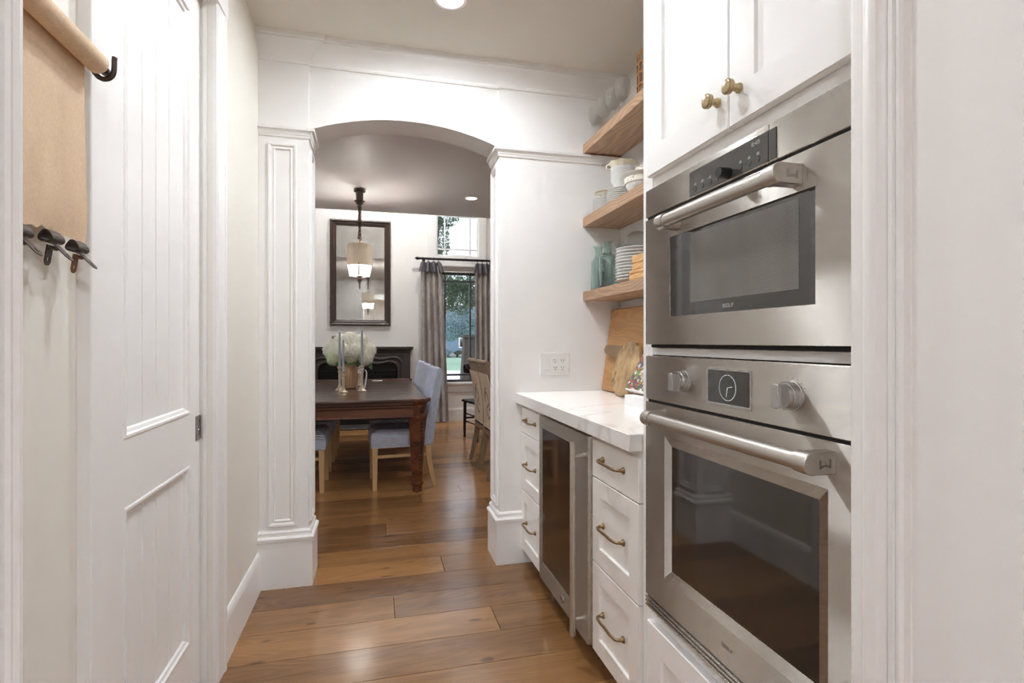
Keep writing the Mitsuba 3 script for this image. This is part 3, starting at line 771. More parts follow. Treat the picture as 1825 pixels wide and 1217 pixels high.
part(wf, 'toe_kick', box(0.875, 0.89, WY0, WY1, 0.0, 0.08), 'm_dark_gap')
single('worktop', rbox(0.752, XR - 0.001, 1.4895, YW - 0.001, 0.889, 0.945, 0.003), 'm_quartz', 'white veined quartz worktop over the wine fridge', 'worktop')

# ------------------------------------------------------------------ switch plate, shelves
sw = thing('switch_plate', 'white triple wall plate with a switch and outlets above the counter', 'outlet')
part(sw, 'plate', shaker(0.895, 1.067, 1.038, 1.165, 0.0005, faceY(YW - 0.006), None, b=0.003), 'm_plastic')
part(sw, 'plate_edge', ring_frame(0.895, 1.067, 1.038, 1.165, [(0, -0.006), (0, 0), ], faceY(YW - 0.006)), 'm_plastic')
pp = part(sw, 'switch', rbox(0.922, 0.950, YW - 0.011, YW - 0.005, 1.069, 1.134, 0.002), 'm_plastic')
for cx in (0.981, 1.026):
    o = part(sw, 'outlet', rbox(cx - 0.016, cx + 0.016, YW - 0.0085, YW - 0.005, 1.068, 1.135, 0.001), 'm_plastic')
    for cz in (1.118, 1.078):
        part(o, 'slot', join(box(cx - 0.0085, cx - 0.0055, YW - 0.0088, YW - 0.0080, cz + 0.002, cz + 0.010), box(cx + 0.0055, cx + 0.0085, YW - 0.0088, YW - 0.0080, cz + 0.002, cz + 0.010),
             lathe([(0, 0), (0.003, 0), (0.003, 0.0004), (0, 0.0004)], 12, (cx, YW - 0.0084, cz - 0.006), '-y')), 'm_slot')
SZ = (2.364, 1.942, 1.517)
for z, w in zip(SZ, ('top', 'middle', 'bottom')):
    single('shelf', rbox(1.153, XR - 0.001, 1.4895, YW - 0.001, z - 0.054, z, 0.002), 'm_oak', {'top': 'thick oak floating shelf under the goblets, topmost of three', 'middle': 'thick oak floating shelf under the stacked bowls, middle of three', 'bottom': 'thick oak floating shelf under the green bottles, lowest of three'}[w], 'shelf')

# goblets
def glass_prof(outer, inner):
    return outer + inner[::-1]
def goblet(x, y, z, label):
    t = thing('goblet', label, 'glass', 'glass goblets on the top shelf')
    out = [(0, 0.0), (0.030, 0.0), (0.031, 0.002), (0.012, 0.006), (0.0045, 0.012), (0.004, 0.060), (0.006, 0.078), (0.009, 0.086)]
    part(t, 'stem', lathe(out + [(0, 0.086)], 28, (x, y, z)), 'm_glass', smooth=45)
    bo = [(0, 0.0875), (0.016, 0.089), (0.028, 0.100), (0.036, 0.118), (0.0395, 0.145), (0.0385, 0.185)]
    part(t, 'bowl', lathe(bo, 32, (x, y, z)), 'm_frost_glass', smooth=45)
for (x, y), lb in zip(((1.200, 2.785), (1.205, 2.675), (1.205, 2.565), (1.205, 2.455)), ('pale ribbed glass goblet nearest the arch wall on the top shelf', 'pale glass goblet second from the arch wall on the top shelf', 'pale glass goblet third from the arch wall on the top shelf', 'pale glass goblet beside the wicker wrapped jar')):
    goblet(x, y, SZ[0], lb)
# wicker wrapped glass jar
wj = thing('wicker_jar', 'glass jar in an open brown wicker cage on the top shelf', 'jar')
jx, jy, jz = 1.262, 2.25, SZ[0]
part(wj, 'glass', lathe([(0, 0.002), (0.066, 0.002), (0.068, 0.006), (0.068, 0.205), (0.066, 0.205), (0.066, 0.008), (0, 0.006)], 40, (jx, jy, jz)), 'm_glass', smooth=40)
cage = []
for i in range(16):
    a = 2 * PI * i / 16
    for da in (-0.028, 0.028):
        cage.append(tube([(jx + 0.0745 * math.cos(a + da), jy + 0.0745 * math.sin(a + da), jz + h) for h in (0.002, 0.11, 0.218)], 0.0022, 6))
for h in (0.004, 0.012, 0.064, 0.070, 0.116, 0.122, 0.166, 0.172, 0.210, 0.217):
    cage.append(moved(torus(0.0755, 0.0028, 40, 6), jx, jy, jz + h))
part(wj, 'cage', join(cage), 'm_wicker', smooth=True, kind='stuff', label='woven wicker cage')

def plate_mesh(r, h=0.013, foot=0.55):
    return lathe([(0, 0.002), (r * foot - 0.004, 0.002), (r * foot - 0.002, 0), (r * foot, 0), (r * foot + 0.003, 0.003), (r * 0.97, h - 0.002), (r, h), (r * 0.985, h + 0.0022), (r * 0.72, h * 0.62), (r * 0.62, 0.0045), (0, 0.0045)], 40)
ORD = ['topmost', 'second from the top', 'third from the top', 'fourth from the top', 'fifth from the top', 'sixth from the top', 'seventh from the top', 'eighth from the top', 'ninth from the top', 'tenth from the top', 'bottommost']
def stack(name, n, r, pitch, x, y, z, m, label, cat, group, jit=0.0015, h=0.013):
    d = mikit.ply(plate_mesh(r, h), m, 40)
    q = random.Random(n * 7)
    for i in range(n):
        k = thing(name, label.format(ORD[n - 1 - i]), cat, group)
        scene[k] = {**d, 'to_world': T().translate([x + q.uniform(-jit, jit), y + q.uniform(-jit, jit), z + i * pitch])}
stack('saucer', 9, 0.074, 0.0082, 1.243, 2.735, SZ[1], 'm_china', 'thin white saucer, {} in the stack nearest the arch wall', 'saucer', 'saucers in the stack nearest the arch wall')
stack('side_plate', 7, 0.082, 0.0105, 1.246, 2.535, SZ[1], 'm_china', 'white side plate, {} in the stack under the soup bowls', 'plate', 'side plates under the cream bowls')
def bowl_mesh(r, h, t=0.003):
    return lathe([(0, 0), (r * 0.45, 0), (r * 0.5, 0.002), (r * 0.72, h * 0.35), (r * 0.9, h * 0.8), (r, h), (r - 0.001, h + 0.0015), (r - t, h), (r * 0.87, h * 0.8), (r * 0.68, h * 0.38), (r * 0.42, t), (0, t)], 40)
gd = thing('gilt_dish', 'small cream dish with gilt rim on top of the saucers', 'dish')
part(gd, 'bowl', moved(bowl_mesh(0.060, 0.032), 1.243, 2.735, SZ[1] + 0.083), 'm_floral_china', smooth=40)
part(gd, 'rim', moved(torus(0.060, 0.0024, 40, 8), 1.243, 2.735, SZ[1] + 0.116), 'm_gold', smooth=True, label='gilt rim')
zb = SZ[1] + 7 * 0.0105 + 0.004
d = mikit.ply(bowl_mesh(0.064, 0.05), 'm_china', 40)
for i in range(6):
    k = thing('soup_bowl', f'white soup bowl, {ORD[5 - i]} under the handled cream bowl', 'bowl', 'soup bowls in the tall stack')
    scene[k] = {**d, 'to_world': T().translate([1.246, 2.535, zb + i * 0.0125])}
tb = thing('handled_bowl', 'cream two-handled bowl with wavy rim on top of the soup bowls', 'bowl')
zt = zb + 6 * 0.0125 + 0.003
q_, hh = 0.064, 0.05
m = lathe([(0, 0), (q_ * 0.45, 0), (q_ * 0.5, 0.002), (q_ * 0.72, hh * 0.35), (q_ * 0.9, hh * 0.8), (0.0665, 0.052), (0.073, 0.062), (0.0725, 0.0635), (0.064, 0.054), (q_ * 0.87, hh * 0.8), (q_ * 0.68, hh * 0.38), (q_ * 0.42, 0.003), (0, 0.003)], 48)
a = np.arctan2(m.vertices[:, 1], m.vertices[:, 0])
m.vertices[:, 2] += 0.0025 * np.sin(a * 8) * (m.vertices[:, 2] > 0.05)
part(tb, 'bowl', moved(m, 1.246, 2.535, zt), 'm_cream_china', smooth=40)
for sg_ in (1, -1):
    hp = lambda o, z: (1.246 + sg_ * 0.90 * o, 2.535 - sg_ * 0.437 * o, zt + z)
    part(tb, 'handle', tube(smooth_path([hp(0.064, 0.052), hp(0.080, 0.057), hp(0.084, 0.044), hp(0.060, 0.038)], 5), 0.0036, 8), 'm_cream_china', smooth=40)
tu = thing('tureen', 'cream tureen with flared rim and gilt flower band on the middle shelf', 'bowl')
tx, ty = 1.236, 2.318
part(tu, 'bowl', moved(lathe([(0, 0), (0.045, 0), (0.048, 0.006), (0.070, 0.030), (0.078, 0.062), (0.077, 0.074), (0.094, 0.086), (0.095, 0.089), (0.074, 0.080), (0.071, 0.060), (0, 0.012)], 44), tx, ty, SZ[1]), 'm_china', smooth=40)
part(tu, 'flower_band', moved(lathe([(0.0775, 0.046), (0.0795, 0.050), (0.0795, 0.071), (0.0775, 0.073)], 44), tx, ty, SZ[1]), 'm_floral_china', smooth=40, label='gilt flower band')
part(tu, 'handle', tube(smooth_path([(tx, ty - 0.078, SZ[1] + 0.072), (tx - 0.005, ty - 0.112, SZ[1] + 0.085), (tx - 0.005, ty - 0.115, SZ[1] + 0.05), (tx, ty - 0.072, SZ[1] + 0.035)], 5), 0.005, 8), 'm_gold', smooth=40)
gb = thing('cream_jug', 'flower patterned jug behind the tureen on the middle shelf', 'jug')
gx, gy = 1.322, 2.442
part(gb, 'body', moved(lathe([(0, 0), (0.030, 0), (0.031, 0.006), (0.024, 0.020), (0.032, 0.055), (0.048, 0.095), (0.052, 0.125), (0.044, 0.150), (0.047, 0.170), (0.045, 0.170), (0.041, 0.150), (0.048, 0.125), (0, 0.04)], 40), gx, gy, SZ[1]), 'm_floral_china', smooth=40)
part(gb, 'handle', tube(smooth_path([(gx - 0.020, gy - 0.044, SZ[1] + 0.155), (gx - 0.035, gy - 0.068, SZ[1] + 0.150), (gx - 0.036, gy - 0.070, SZ[1] + 0.115), (gx - 0.018, gy - 0.045, SZ[1] + 0.100)], 5), 0.004, 8), 'm_gold', smooth=40)
def bottle(x, y, label, rz):
    t = thing('green_bottle', label, 'bottle', 'green glass bottles on the lowest shelf')
    o = [(0, 0), (0.038, 0), (0.042, 0.004), (0.042, 0.160), (0.0405, 0.170), (0.033, 0.178), (0.024, 0.183), (0.0215, 0.190), (0.0215, 0.236), (0.026, 0.246), (0.031, 0.250), (0.031, 0.255)]
    i = [(0.0285, 0.255), (0.0275, 0.251), (0.019, 0.238), (0.0185, 0.190), (0.021, 0.184), (0.030, 0.175), (0.0375, 0.168), (0.039, 0.160), (0.039, 0.010), (0.034, 0.007), (0, 0.007)]
    part(t, 'glass', lathe(o + i, 40, (x, y, SZ[2] + 0.0005)), 'm_green_glass', smooth=40)
    part(t, 'emblem', join([tube([(x - 0.0432 * math.cos(0.30 * math.cos(a)), y - 0.0432 * math.sin(0.30 * math.cos(a)), SZ[2] + 0.095 + 0.020 * math.sin(a)) for a in np.linspace(0, 2 * PI, 21)], 0.0011, 6)]), 'm_green_glass')
bottle(1.222, 2.795, 'pale green glass bottle nearest the arch wall on the lowest shelf', 0)
bottle(1.205, 2.640, 'pale green glass bottle in the middle of the front pair', 0)
bottle(1.315, 2.715, 'pale green glass bottle standing behind the other two', 0)
stack('dinner_plate', 11, 0.113, 0.0153, 1.270, 2.415, SZ[2], 'm_china', 'white dinner plate, {} in the tall stack beside the green bottles', 'plate', 'dinner plates on the lowest shelf', 0.002, 0.020)
cz = SZ[2] + 11 * 0.0153 + 0.006
cl = thing('glass_dome', 'clear cut glass domed dish on top of the dinner plates', 'dish')
part(cl, 'dome', lathe([(0.070, 0), (0.072, 0.002), (0.070, 0.035), (0.060, 0.062), (0.038, 0.082), (0.010, 0.088), (0, 0.088), (0, 0.0855), (0.036, 0.0795), (0.0575, 0.060), (0.067, 0.034), (0.068, 0)], 24, (1.265, 2.40, cz)), 'm_glass', smooth=25)
part(cl, 'knob', lathe([(0, 0.0885), (0.006, 0.0885), (0.005, 0.094), (0.011, 0.102), (0.010, 0.110), (0, 0.113)], 16, (1.265, 2.40, cz)), 'm_glass', smooth=40)
part(cl, 'cut_band', join([moved(lathe([(0, 0), (0.006, 0.002), (0, 0.005)], 6, (0, 0, 0), 'x'), 1.265, 2.40, cz + 0.02).apply_transform(trimesh.transformations.rotation_matrix(a, (0, 0, 1), (1.265, 2.40, 0))).apply_translation((0.071 * math.cos(a), 0.071 * math.sin(a), 0)) for a in np.linspace(0, 2 * PI, 25)[:-1]]), 'm_glass', kind='stuff')
for i, (z0, y1, lb) in enumerate(((0.0, 2.292, 'low bamboo box at the bottom of the pile beside the plates'), (0.046, 2.262, 'bamboo box on top of another beside the plates'))):
    t = thing('bamboo_box', lb, 'box')
    part(t, 'box', join(rbox(1.158, 1.262, y1 - 0.30, y1, SZ[2] + z0, SZ[2] + z0 + 0.022, 0.003), rbox(1.162, 1.258, y1 - 0.296, y1 - 0.004, SZ[2] + z0 + 0.022, SZ[2] + z0 + 0.030, 0.001)), 'm_bamboo')
    part(t, 'lid', rbox(1.158, 1.262, y1 - 0.30, y1, SZ[2] + z0 + 0.030, SZ[2] + z0 + (0.0455 if i == 0 else 0.066), 0.003), 'm_bamboo')

# ------------------------------------------------------------------ on the worktop
CT = 0.945
cb = thing('cutting_board', 'large rectangular wooden cutting board leaning against the marble wall', 'cutting board')
m = rbox(-0.046, 0, 0, 0.665, 0, 0.470, 0.006)
m.apply_transform(trimesh.transformations.rotation_matrix(math.radians(8), (0, 1, 0)))
m.apply_translation((1.309, 2.186, CT - m.bounds[0][2]))
part(cb, 'board', m, 'm_maple')
rb = thing('round_board', 'round weathered wooden board with a handle, in front of the rectangular one', 'cutting board')
disc = sg.Point(0, 0.145).buffer(0.145, 32)
ha = sg.Polygon([(0.10, 0.19), (0.28, 0.222), (0.305, 0.235), (0.31, 0.252), (0.295, 0.266), (0.10, 0.262)]).buffer(-0.016).buffer(0.020, 12)
def lean(u, v, d):
    a = math.radians(14)
    return (1.203 + v * math.sin(a) + d * math.cos(a), 2.492 + u, CT + 0.003 + v * math.cos(a) - d * math.sin(a) + 0.002)
part(rb, 'disc', join(extrude(disc, 0.002, 0.013, lean), extrude(disc.buffer(-0.002), 0.0, 0.002, lean)), 'm_round_board')
part(rb, 'handle', extrude(ha.difference(disc.buffer(-0.002)), 0.001, 0.013, lean), 'm_handle_wood', label='grey-brown handle')
cs = thing('cookbook_stand', 'white block stand holding the open cookbook on the worktop', 'book stand')
part(cs, 'base', rbox(1.092, 1.268, 1.72, 2.205, CT, CT + 0.044, 0.002), 'm_white_paper')
bk = thing('cookbook', 'open cookbook with colourful food photos leaning beside the ovens', 'book')
def lean2(u, v, d):
    a = math.radians(30)
    return (1.118 + v * math.sin(a) + d * math.cos(a), u, CT + 0.066 + v * math.cos(a) - d * math.sin(a))
part(bk, 'pages', extrude(sg.box(1.76, 0, 2.255, 0.27), 0.0015, 0.030, lean2), 'm_white_paper')
m = extrude(sg.box(1.765, 0.004, 2.252, 0.268), 0, 0.002, lean2)
fu = m.vertices
part(bk, 'photo_page', m, 'm_food_print', uv=np.stack([fu[:, 1], fu[:, 2] * 1.15], 1), label='page printed with food photos')
part(bk, 'cover', extrude(sg.box(1.752, -0.006, 2.262, 0.276), 0.0305, 0.034, lean2), 'm_handle_wood')

# ------------------------------------------------------------------ brown paper roll on the left wall
RX, RZ, RYE = -0.512, 1.756, 1.165
pr_ = thing('paper_roll', 'roll of brown kraft paper hanging on the left wall', 'paper roll')
part(pr_, 'roll', lathe([(0.010, 0), (0.0195, 0), (0.0195, 0.455), (0.010, 0.455)], 40, (RX, RYE - 0.455, RZ), 'y'), 'm_kraft', smooth=40)
zs, ysg = np.linspace(1.760, 1.418, 34), np.linspace(RYE - 0.453, RYE - 0.002, 30)
V, U = [], []
for iz, z in enumerate(zs):
    for iy, y in enumerate(ysg):
        t = (1.76 - z) / 0.33
        x = RX - 0.0197 + 0.004 * math.sin(t * 3.0) * t + 0.0025 * math.sin(y * 31 + t * 3) * t - 0.012 * max(0, t - 0.8) ** 2 * 6
        yy = y + (0.006 * max(0, t - 0.75) * 4 * (y - ysg[0]) / 0.45)
        zz = z - (0.004 * math.sin(y * 40) + 0.003 * math.sin(y * 173 + 1) if iz == 33 else 0)
        V.append((x, yy, zz))
n = len(ysg)
F = [(i * n + j, i * n + j + 1, (i + 1) * n + j + 1, (i + 1) * n + j) for i in range(len(zs) - 1) for j in range(n - 1)]
part(pr_, 'sheet', (np.array(V), np.array(F)), 'm_kraft', smooth=True, label='loose hanging sheet')
hk = thing('roll_hook', 'dark iron hook and rod carrying the brown paper roll', 'hook')
part(hk, 'rod', lathe([(0, 0), (0.0085, 0), (0.0085, 0.52), (0, 0.52)], 24, (RX, RYE - 0.485, RZ), 'y'), 'm_iron', smooth=40)
hy = RYE + 0.028
hpts = smooth_path([(XL, hy, RZ + 0.022), (-0.548, hy, RZ + 0.017), (-0.534, hy, RZ + 0.004), (-0.526, hy, RZ - 0.009), (RX - 0.003, hy, RZ - 0.0165), (RX + 0.010, hy, RZ - 0.012), (RX + 0.0160, hy, RZ + 0.002), (RX + 0.0175, hy, RZ + 0.028)], 6)
part(hk, 'hook', tube(hpts, 0.0046, 12), 'm_iron', smooth=40)
part(hk, 'wall_plate', rbox(XL, XL + 0.004, hy - 0.010, hy + 0.010, RZ + 0.008, RZ + 0.034, 0.0015), 'm_iron')
def clip(y, z, label, rx, rust):
    t = thing('bulldog_clip', label, 'clip')
    W = 0.0185
    x0 = RX - 0.020
    mm = 'm_rust' if rust else 'm_iron'
    def curl(s):
        c = [(0.0005, 0.012), (0.0045, 0.010), (0.0090, 0.004), (0.0125, -0.003), (0.0125, -0.010), (0.0085, -0.0145), (0.004, -0.0155), (0.0015, -0.014)]
        o = smooth_path([(a * 0.80, b * 0.74 + 0.001, 0) for a, b in c], 4)[:, :2]
        i = o * [0.86, 0.9] - [0.0002, 0]
        pg = [(s * a, b) for a, b in o] + [(s * a, b) for a, b in i[::-1]]
        return extrude(sg.Polygon(pg).buffer(0.0003), -W, W, lambda u, v, d: (x0 + u, y + d, z + v))
    part(t, 'jaw', curl(1), 'm_iron', smooth=35)
    part(t, 'jaw', curl(-1), 'm_iron', smooth=35)
    tab = sg.box(-0.009, -0.026, 0.009, 0.0).union(sg.Point(0, -0.026).buffer(0.009)).difference(affinity.scale(sg.Point(0, -0.024).buffer(0.003), 0.8, 1.6))
    for ang, ox in ((42, 0.006), (-8, -0.003)):
        a = math.radians(ang)
        part(t, 'tab', extrude(tab, 0, 0.0014, lambda u, v, d: (x0 + ox - v * math.sin(a) + d * math.cos(a), y + u, z - 0.014 + v * math.cos(a) + d * math.sin(a))), mm if ang < 0 else 'm_iron', label='flat grip tab with a hole')
    part(t, 'spring', lathe([(0, -0.010), (0.0035, -0.010), (0.0035, 0.010), (0, 0.010)], 12, (x0 + 0.002, y, z - 0.019), 'y'), mm, smooth=40)
clip(0.975, 1.402, 'dark metal bulldog clip half hidden by the doorway edge', 0, False)
clip(1.060, 1.407, 'dark metal bulldog clip in the middle of the paper edge', 0, False)
clip(1.140, 1.404, 'rust-tinged bulldog clip at the right corner of the paper', 0, True)

# ------------------------------------------------------------------ dining room: windows
FY = faceY(YF)
def window(name, x0, x1, z0, z1, bx, bz, fm, label, fw, bars_w):
    t = holder(name, label, 'window')
    part(t, 'frame', ring_frame(x0, x1, z0, z1, [(0, -0.10), (0, -0.02), (fw, -0.02), (fw, -0.06)], FY), fm)
    for x in bx:
        part(t, 'muntin', rbox(x - bars_w, x + bars_w, YF + 0.022, YF + 0.058, z0 + fw, z1 - fw, 0.002), fm)
    for z in bz:
        part(t, 'muntin', rbox(x0 + fw, x1 - fw, YF + 0.024, YF + 0.056, z - bars_w, z + bars_w, 0.002), fm)
    xs, zs_ = [x0 + fw] + list(bx) + [x1 - fw], [z0 + fw] + list(bz) + [z1 - fw]
    for a, b in zip(xs[:-1], xs[1:]):
        for c, d in zip(zs_[:-1], zs_[1:]):
            part(t, 'pane', box(a, b, YF + 0.0395, YF + 0.0400, c, d).slice_plane((0, YF + 0.0398, 0), (0, -1, 0)), 'm_pane')
w3 = holder('window_3', 'unseen wide window in the left dining room wall', 'window')  # out of view, placed to light chairs and table coolly from the left
part(w3, 'frame', ring_frame(3.9, 6.5, 1.2, 2.45, [(0, -0.10), (0, -0.02), (0.05, -0.02), (0.05, -0.06)], faceXp(-3.0)), 'm_trim')
for a, b in ((3.95, 4.78), (4.82, 5.62), (5.66, 6.45)):
    part(w3, 'pane', box(-3.05, -3.0495, a, b, 1.25, 2.40).slice_plane((-3.0498, 0, 0), (1, 0, 0)), 'm_pane')
for y in (4.80, 5.64):
    part(w3, 'mullion', rbox(-3.07, -3.03, y - 0.03, y + 0.03, 1.25, 2.40, 0.003), 'm_trim')
mat('m_sash', (0.045, 0.045, 0.05), 0.4)
window('window_1', 0.895, 1.555, 0.60, 2.30, (1.028, 1.425), (0.71, 2.165), 'm_sash', 'tall dining room window with dark bars between the curtains', 0.035, 0.0135)
window('window_2', 0.895, 1.555, 2.556, 3.30, (1.028, 1.425), (2.665, 3.18), 'm_trim', 'white transom window above the curtain rod', 0.022, 0.010)
wt = holder('trim_7', 'white casing around the far windows', 'trim')
for x0, x1 in ((0.772, 0.895), (1.555, 1.678)):
    part(wt, 'casing', rbox(x0, x1, YF - 0.022, YF, 0.56, 3.42, 0.003), 'm_trim')
part(wt, 'middle_rail', rbox(0.895, 1.555, YF - 0.020, YF, 2.30, 2.556, 0.003), 'm_trim')
part(wt, 'picture_ledge', sweep([(1.555, YF - 0.02), (0.895, YF - 0.02)], [(0, 2.33), (0.012, 2.335), (0.016, 2.36), (0.030, 2.385), (0.030, 2.40), (0, 2.402)]), 'm_trim')
part(wt, 'head_casing', rbox(0.772, 1.678, YF - 0.022, YF, 3.30, 3.42, 0.003), 'm_trim')
part(wt, 'sill', rbox(0.74, 1.71, YF - 0.065, YF + 0.02, 0.565, 0.60, 0.006), 'm_trim')
part(wt, 'apron', rbox(0.772, 1.678, YF - 0.020, YF, 0.44, 0.565, 0.004), 'm_trim')

# ------------------------------------------------------------------ curtains and rod
RDY, RDZ = YF - 0.115, 2.485
rod = thing('curtain_rod', 'black curtain rod with pointed finial above the window', 'curtain rod')
part(rod, 'pole', lathe([(0, 0), (0.017, 0), (0.017, 1.32), (0, 1.32)], 20, (0.615, RDY, RDZ), 'x'), 'm_black_paint', smooth=40)
part(rod, 'finial', lathe([(0, -0.06), (0.012, -0.042), (0.026, -0.022), (0.018, -0.008), (0.022, -0.004), (0.022, 0.002), (0, 0.004)], 20, (0.615, RDY, RDZ), 'x'), 'm_black_paint', smooth=40)
for x in (0.70, 1.75):
    part(rod, 'bracket', join(tube([(x, YF, RDZ - 0.03), (x, RDY, RDZ - 0.03), (x, RDY, RDZ - 0.015)], 0.008, 8), rbox(x - 0.02, x + 0.02, YF - 0.006, YF, RDZ - 0.09, RDZ + 0.02, 0.002)), 'm_black_paint')
def curtain(xt0, xt1, xb0, xb1, npl, seed, label):
    t = thing('curtain', label, 'curtain')
    ztop, zbot = RDZ - 0.055, 0.012
    def sheet(z0, z1, nz, amp0, amp1, off=0.0, push=0.0):
        V, U = [], []
        S = np.linspace(0, 1, npl * 14 + 1)
        for i in range(nz + 1):
            q = i / nz
            z = z0 + (z1 - z0) * q
            tt = (ztop - z) / (ztop - zbot)
            e = tt ** 0.8
            a, b = xt0 + (xb0 - xt0) * e, xt1 + (xb1 - xt1) * e
            amp = amp0 + (amp1 - amp0) * q
            for s_ in S:
                ph = s_ * npl * 2 * PI + seed
                x = a + (b - a) * (s_ + 0.012 * math.sin(ph * 2 + tt * 2))
                y = RDY + off + amp * (1.0 - 2.0 * abs(math.sin(0.5 * ph + 0.25 * math.sin(tt * 3 + s_ * 5))) ** 0.75 + 0.10 * math.sin(2.3 * ph + tt * 4)) - push * q
                if push:
                    x += (s_ - 0.5) * 0.07 * q
                    z2 = z - 0.022 * (1 - q) * (1 - abs(math.sin(s_ * npl * PI)))
                else:
                    z2 = z
                V.append((x, y, z2)); U.append((s_ * npl * 0.17, z))
        n = len(S)
        F = [(i * n + j, i * n + j + 1, (i + 1) * n + j + 1, (i + 1) * n + j) for i in range(nz) for j in range(n - 1)]
        return (np.array(V), np.array(F)), np.array(U)
    m, u = sheet(ztop - 0.02, zbot, 36, 0.030, 0.058)
    part(t, 'drape', m, 'm_curtain', smooth=True, uv=u)
    m, u = sheet(ztop + 0.014, ztop - 0.150, 8, 0.018, 0.040, -0.014, 0.020)
    part(t, 'cuff', m, 'm_curtain_cuff', smooth=True, uv=u, label='dark gathered cuff')
    for k in range(npl):
        x = xt0 + (xt1 - xt0) * (k + 0.5) / npl
        part(t, 'ring', moved(torus(0.024, 0.0028, 20, 6), x, RDY, RDZ - 0.006, rx=0, ry=90), 'm_black_paint', smooth=True)
        part(t, 'hook', tube([(x, RDY, RDZ - 0.03), (x, RDY - 0.004, ztop - 0.005)], 0.003, 6), 'm_black_paint')
curtain(0.645, 0.955, 0.655, 1.065, 4, 0.4, 'patterned grey-brown curtain left of the window')
curtain(1.480, 1.780, 1.470, 1.800, 4, 2.0, 'patterned grey-brown curtain right of the window, cut by the arch')

# ------------------------------------------------------------------ mirror
mr = thing('wall_mirror', 'tall dark-framed mirror hanging above the mantel', 'mirror')
mx0, mx1, mz0, mz1 = -0.663, 0.206, 1.463, 3.031
part(mr, 'frame', ring_frame(mx0, mx1, mz0, mz1, [(0, 0.0), (0, 0.030), (0.008, 0.042), (0.022, 0.046), (0.036, 0.036), (0.042, 0.028), (0.048, 0.030), (0.066, 0.022), (0.074, 0.016), (0.080, 0.020), (0.089, 0.014), (0.090, 0.004)], FY), 'm_mirror_frame')
part(mr, 'glass', rbox(mx0 + 0.085, mx1 - 0.085, YF - 0.009, YF - 0.004, mz0 + 0.085, mz1 - 0.085, 0.0005), 'm_mirror', label='mirror glass')

# ------------------------------------------------------------------ fireplace
fp_ = thing('fireplace', 'black carved fireplace mantel with curved opening on the far wall', 'fireplace')
fx0, fx1, fc = -0.985, 0.475, -0.255
body = sg.box(fx0, 0, fx1, 1.13)
ox0, ox1 = fc - 0.575, fc + 0.575
half = smooth_path([(ox1, 0.62, 0), (ox1, 0.80, 0), (ox1 - 0.035, 0.895, 0), (ox1 - 0.13, 0.935, 0), (ox1 - 0.26, 0.915, 0), (ox1 - 0.40, 0.925, 0), (fc + 0.08, 0.975, 0), (fc, 0.985, 0)], 6)[:, :2]
pts = [(ox1, 0)] + [tuple(p) for p in half] + [(2 * fc - p[0], p[1]) for p in half[::-1]] + [(ox0, 0)]
hole = sg.Polygon(pts)
part(fp_, 'surround', extrude(body.difference(hole), 0, 0.18, lambda u, v, d: (u, YF - d, v)), 'm_mantel')
def loop_tube(off, r, y):
    q = [(p[0] + (off if p[0] > fc else -off) * 1.0, p[1] + off) if p[1] > 0.6 else (p[0] + (off if p[0] > fc else -off), p[1]) for p in pts]
    return tube([(a, y, c) for a, c in q], r, 10)
part(fp_, 'molding', loop_tube(0.0, 0.022, YF - 0.185), 'm_mantel', smooth=50)
part(fp_, 'molding', loop_tube(0.060, 0.030, YF - 0.175), 'm_mantel', smooth=50)
sh = sweep([(fx1, YF), (fx1, YF - 0.18), (fx0, YF - 0.18), (fx0, YF)][::1], [(0, 1.06), (0.010, 1.065), (0.016, 1.085), (0.040, 1.110), (0.052, 1.118), (0.055, 1.15), (0.0, 1.153)])
part(fp_, 'shelf', join(sh, box(fx0, fx1, YF - 0.18, YF, 1.06, 1.152)), 'm_mantel')
part(fp_, 'pilaster', rbox(fx1 - 0.085, fx1 + 0.012, YF - 0.197, YF, 0.0, 1.06, 0.006), 'm_mantel')
part(fp_, 'pilaster', rbox(fx0 - 0.012, fx0 + 0.085, YF - 0.197, YF, 0.0, 1.06, 0.006), 'm_mantel')
part(fp_, 'firebox', box(ox0, ox1, YF - 0.06, YF - 0.05, 0, 1.0), 'm_black')
for z in (0.60, 0.66, 0.72, 0.78):
    part(fp_, 'screen_bar', rbox(ox0 + 0.02, ox1 - 0.02, YF - 0.085, YF - 0.065, z, z + 0.045, 0.004), 'm_black_paint')
part(fp_, 'hearth', rbox(fx0 - 0.1, fx1 + 0.06, YF - 0.55, YF - 0.20, 0.0, 0.025, 0.004), 'm_mantel')

# ------------------------------------------------------------------ pendant lamp
PX, PY = -0.163, 5.50
pn = thing('pendant_lamp', 'hanging pendant lamp with cream drum shade above the table', 'pendant lamp')
part(pn, 'canopy', lathe([(0, 0), (0.036, 0), (0.036, -0.018), (0.056, -0.019), (0.056, -0.024), (0.036, -0.025), (0.034, -0.115), (0.052, -0.117), (0.052, -0.122), (0.034, -0.124), (0.034, -0.150), (0.028, -0.152), (0.0, -0.152)], 32, (PX, PY, ZC)), 'm_iron', smooth=35)
links = []
for i in range(17):
    for sgn in (-1, 1):
        l = torus(0.0105, 0.0030, 14, 6)
        l.vertices = l.vertices * [1, 1.7, 1]
        links.append(moved(l, PX + sgn * 0.009 * math.cos(i * 0.42), PY + sgn * 0.009 * math.sin(i * 0.42), ZC - 0.162 - i * 0.0215, rx=90, rz=20 if i % 2 else 100))
part(pn, 'chain', join(links), 'm_iron', smooth=True, kind='stuff', label='iron chain')
part(pn, 'stem', lathe([(0, 1.78), (0.007, 1.78), (0.007, 2.235), (0, 2.235)], 12, (PX, PY, 0)), 'm_iron')
zs0, zs1 = 1.985, 2.195
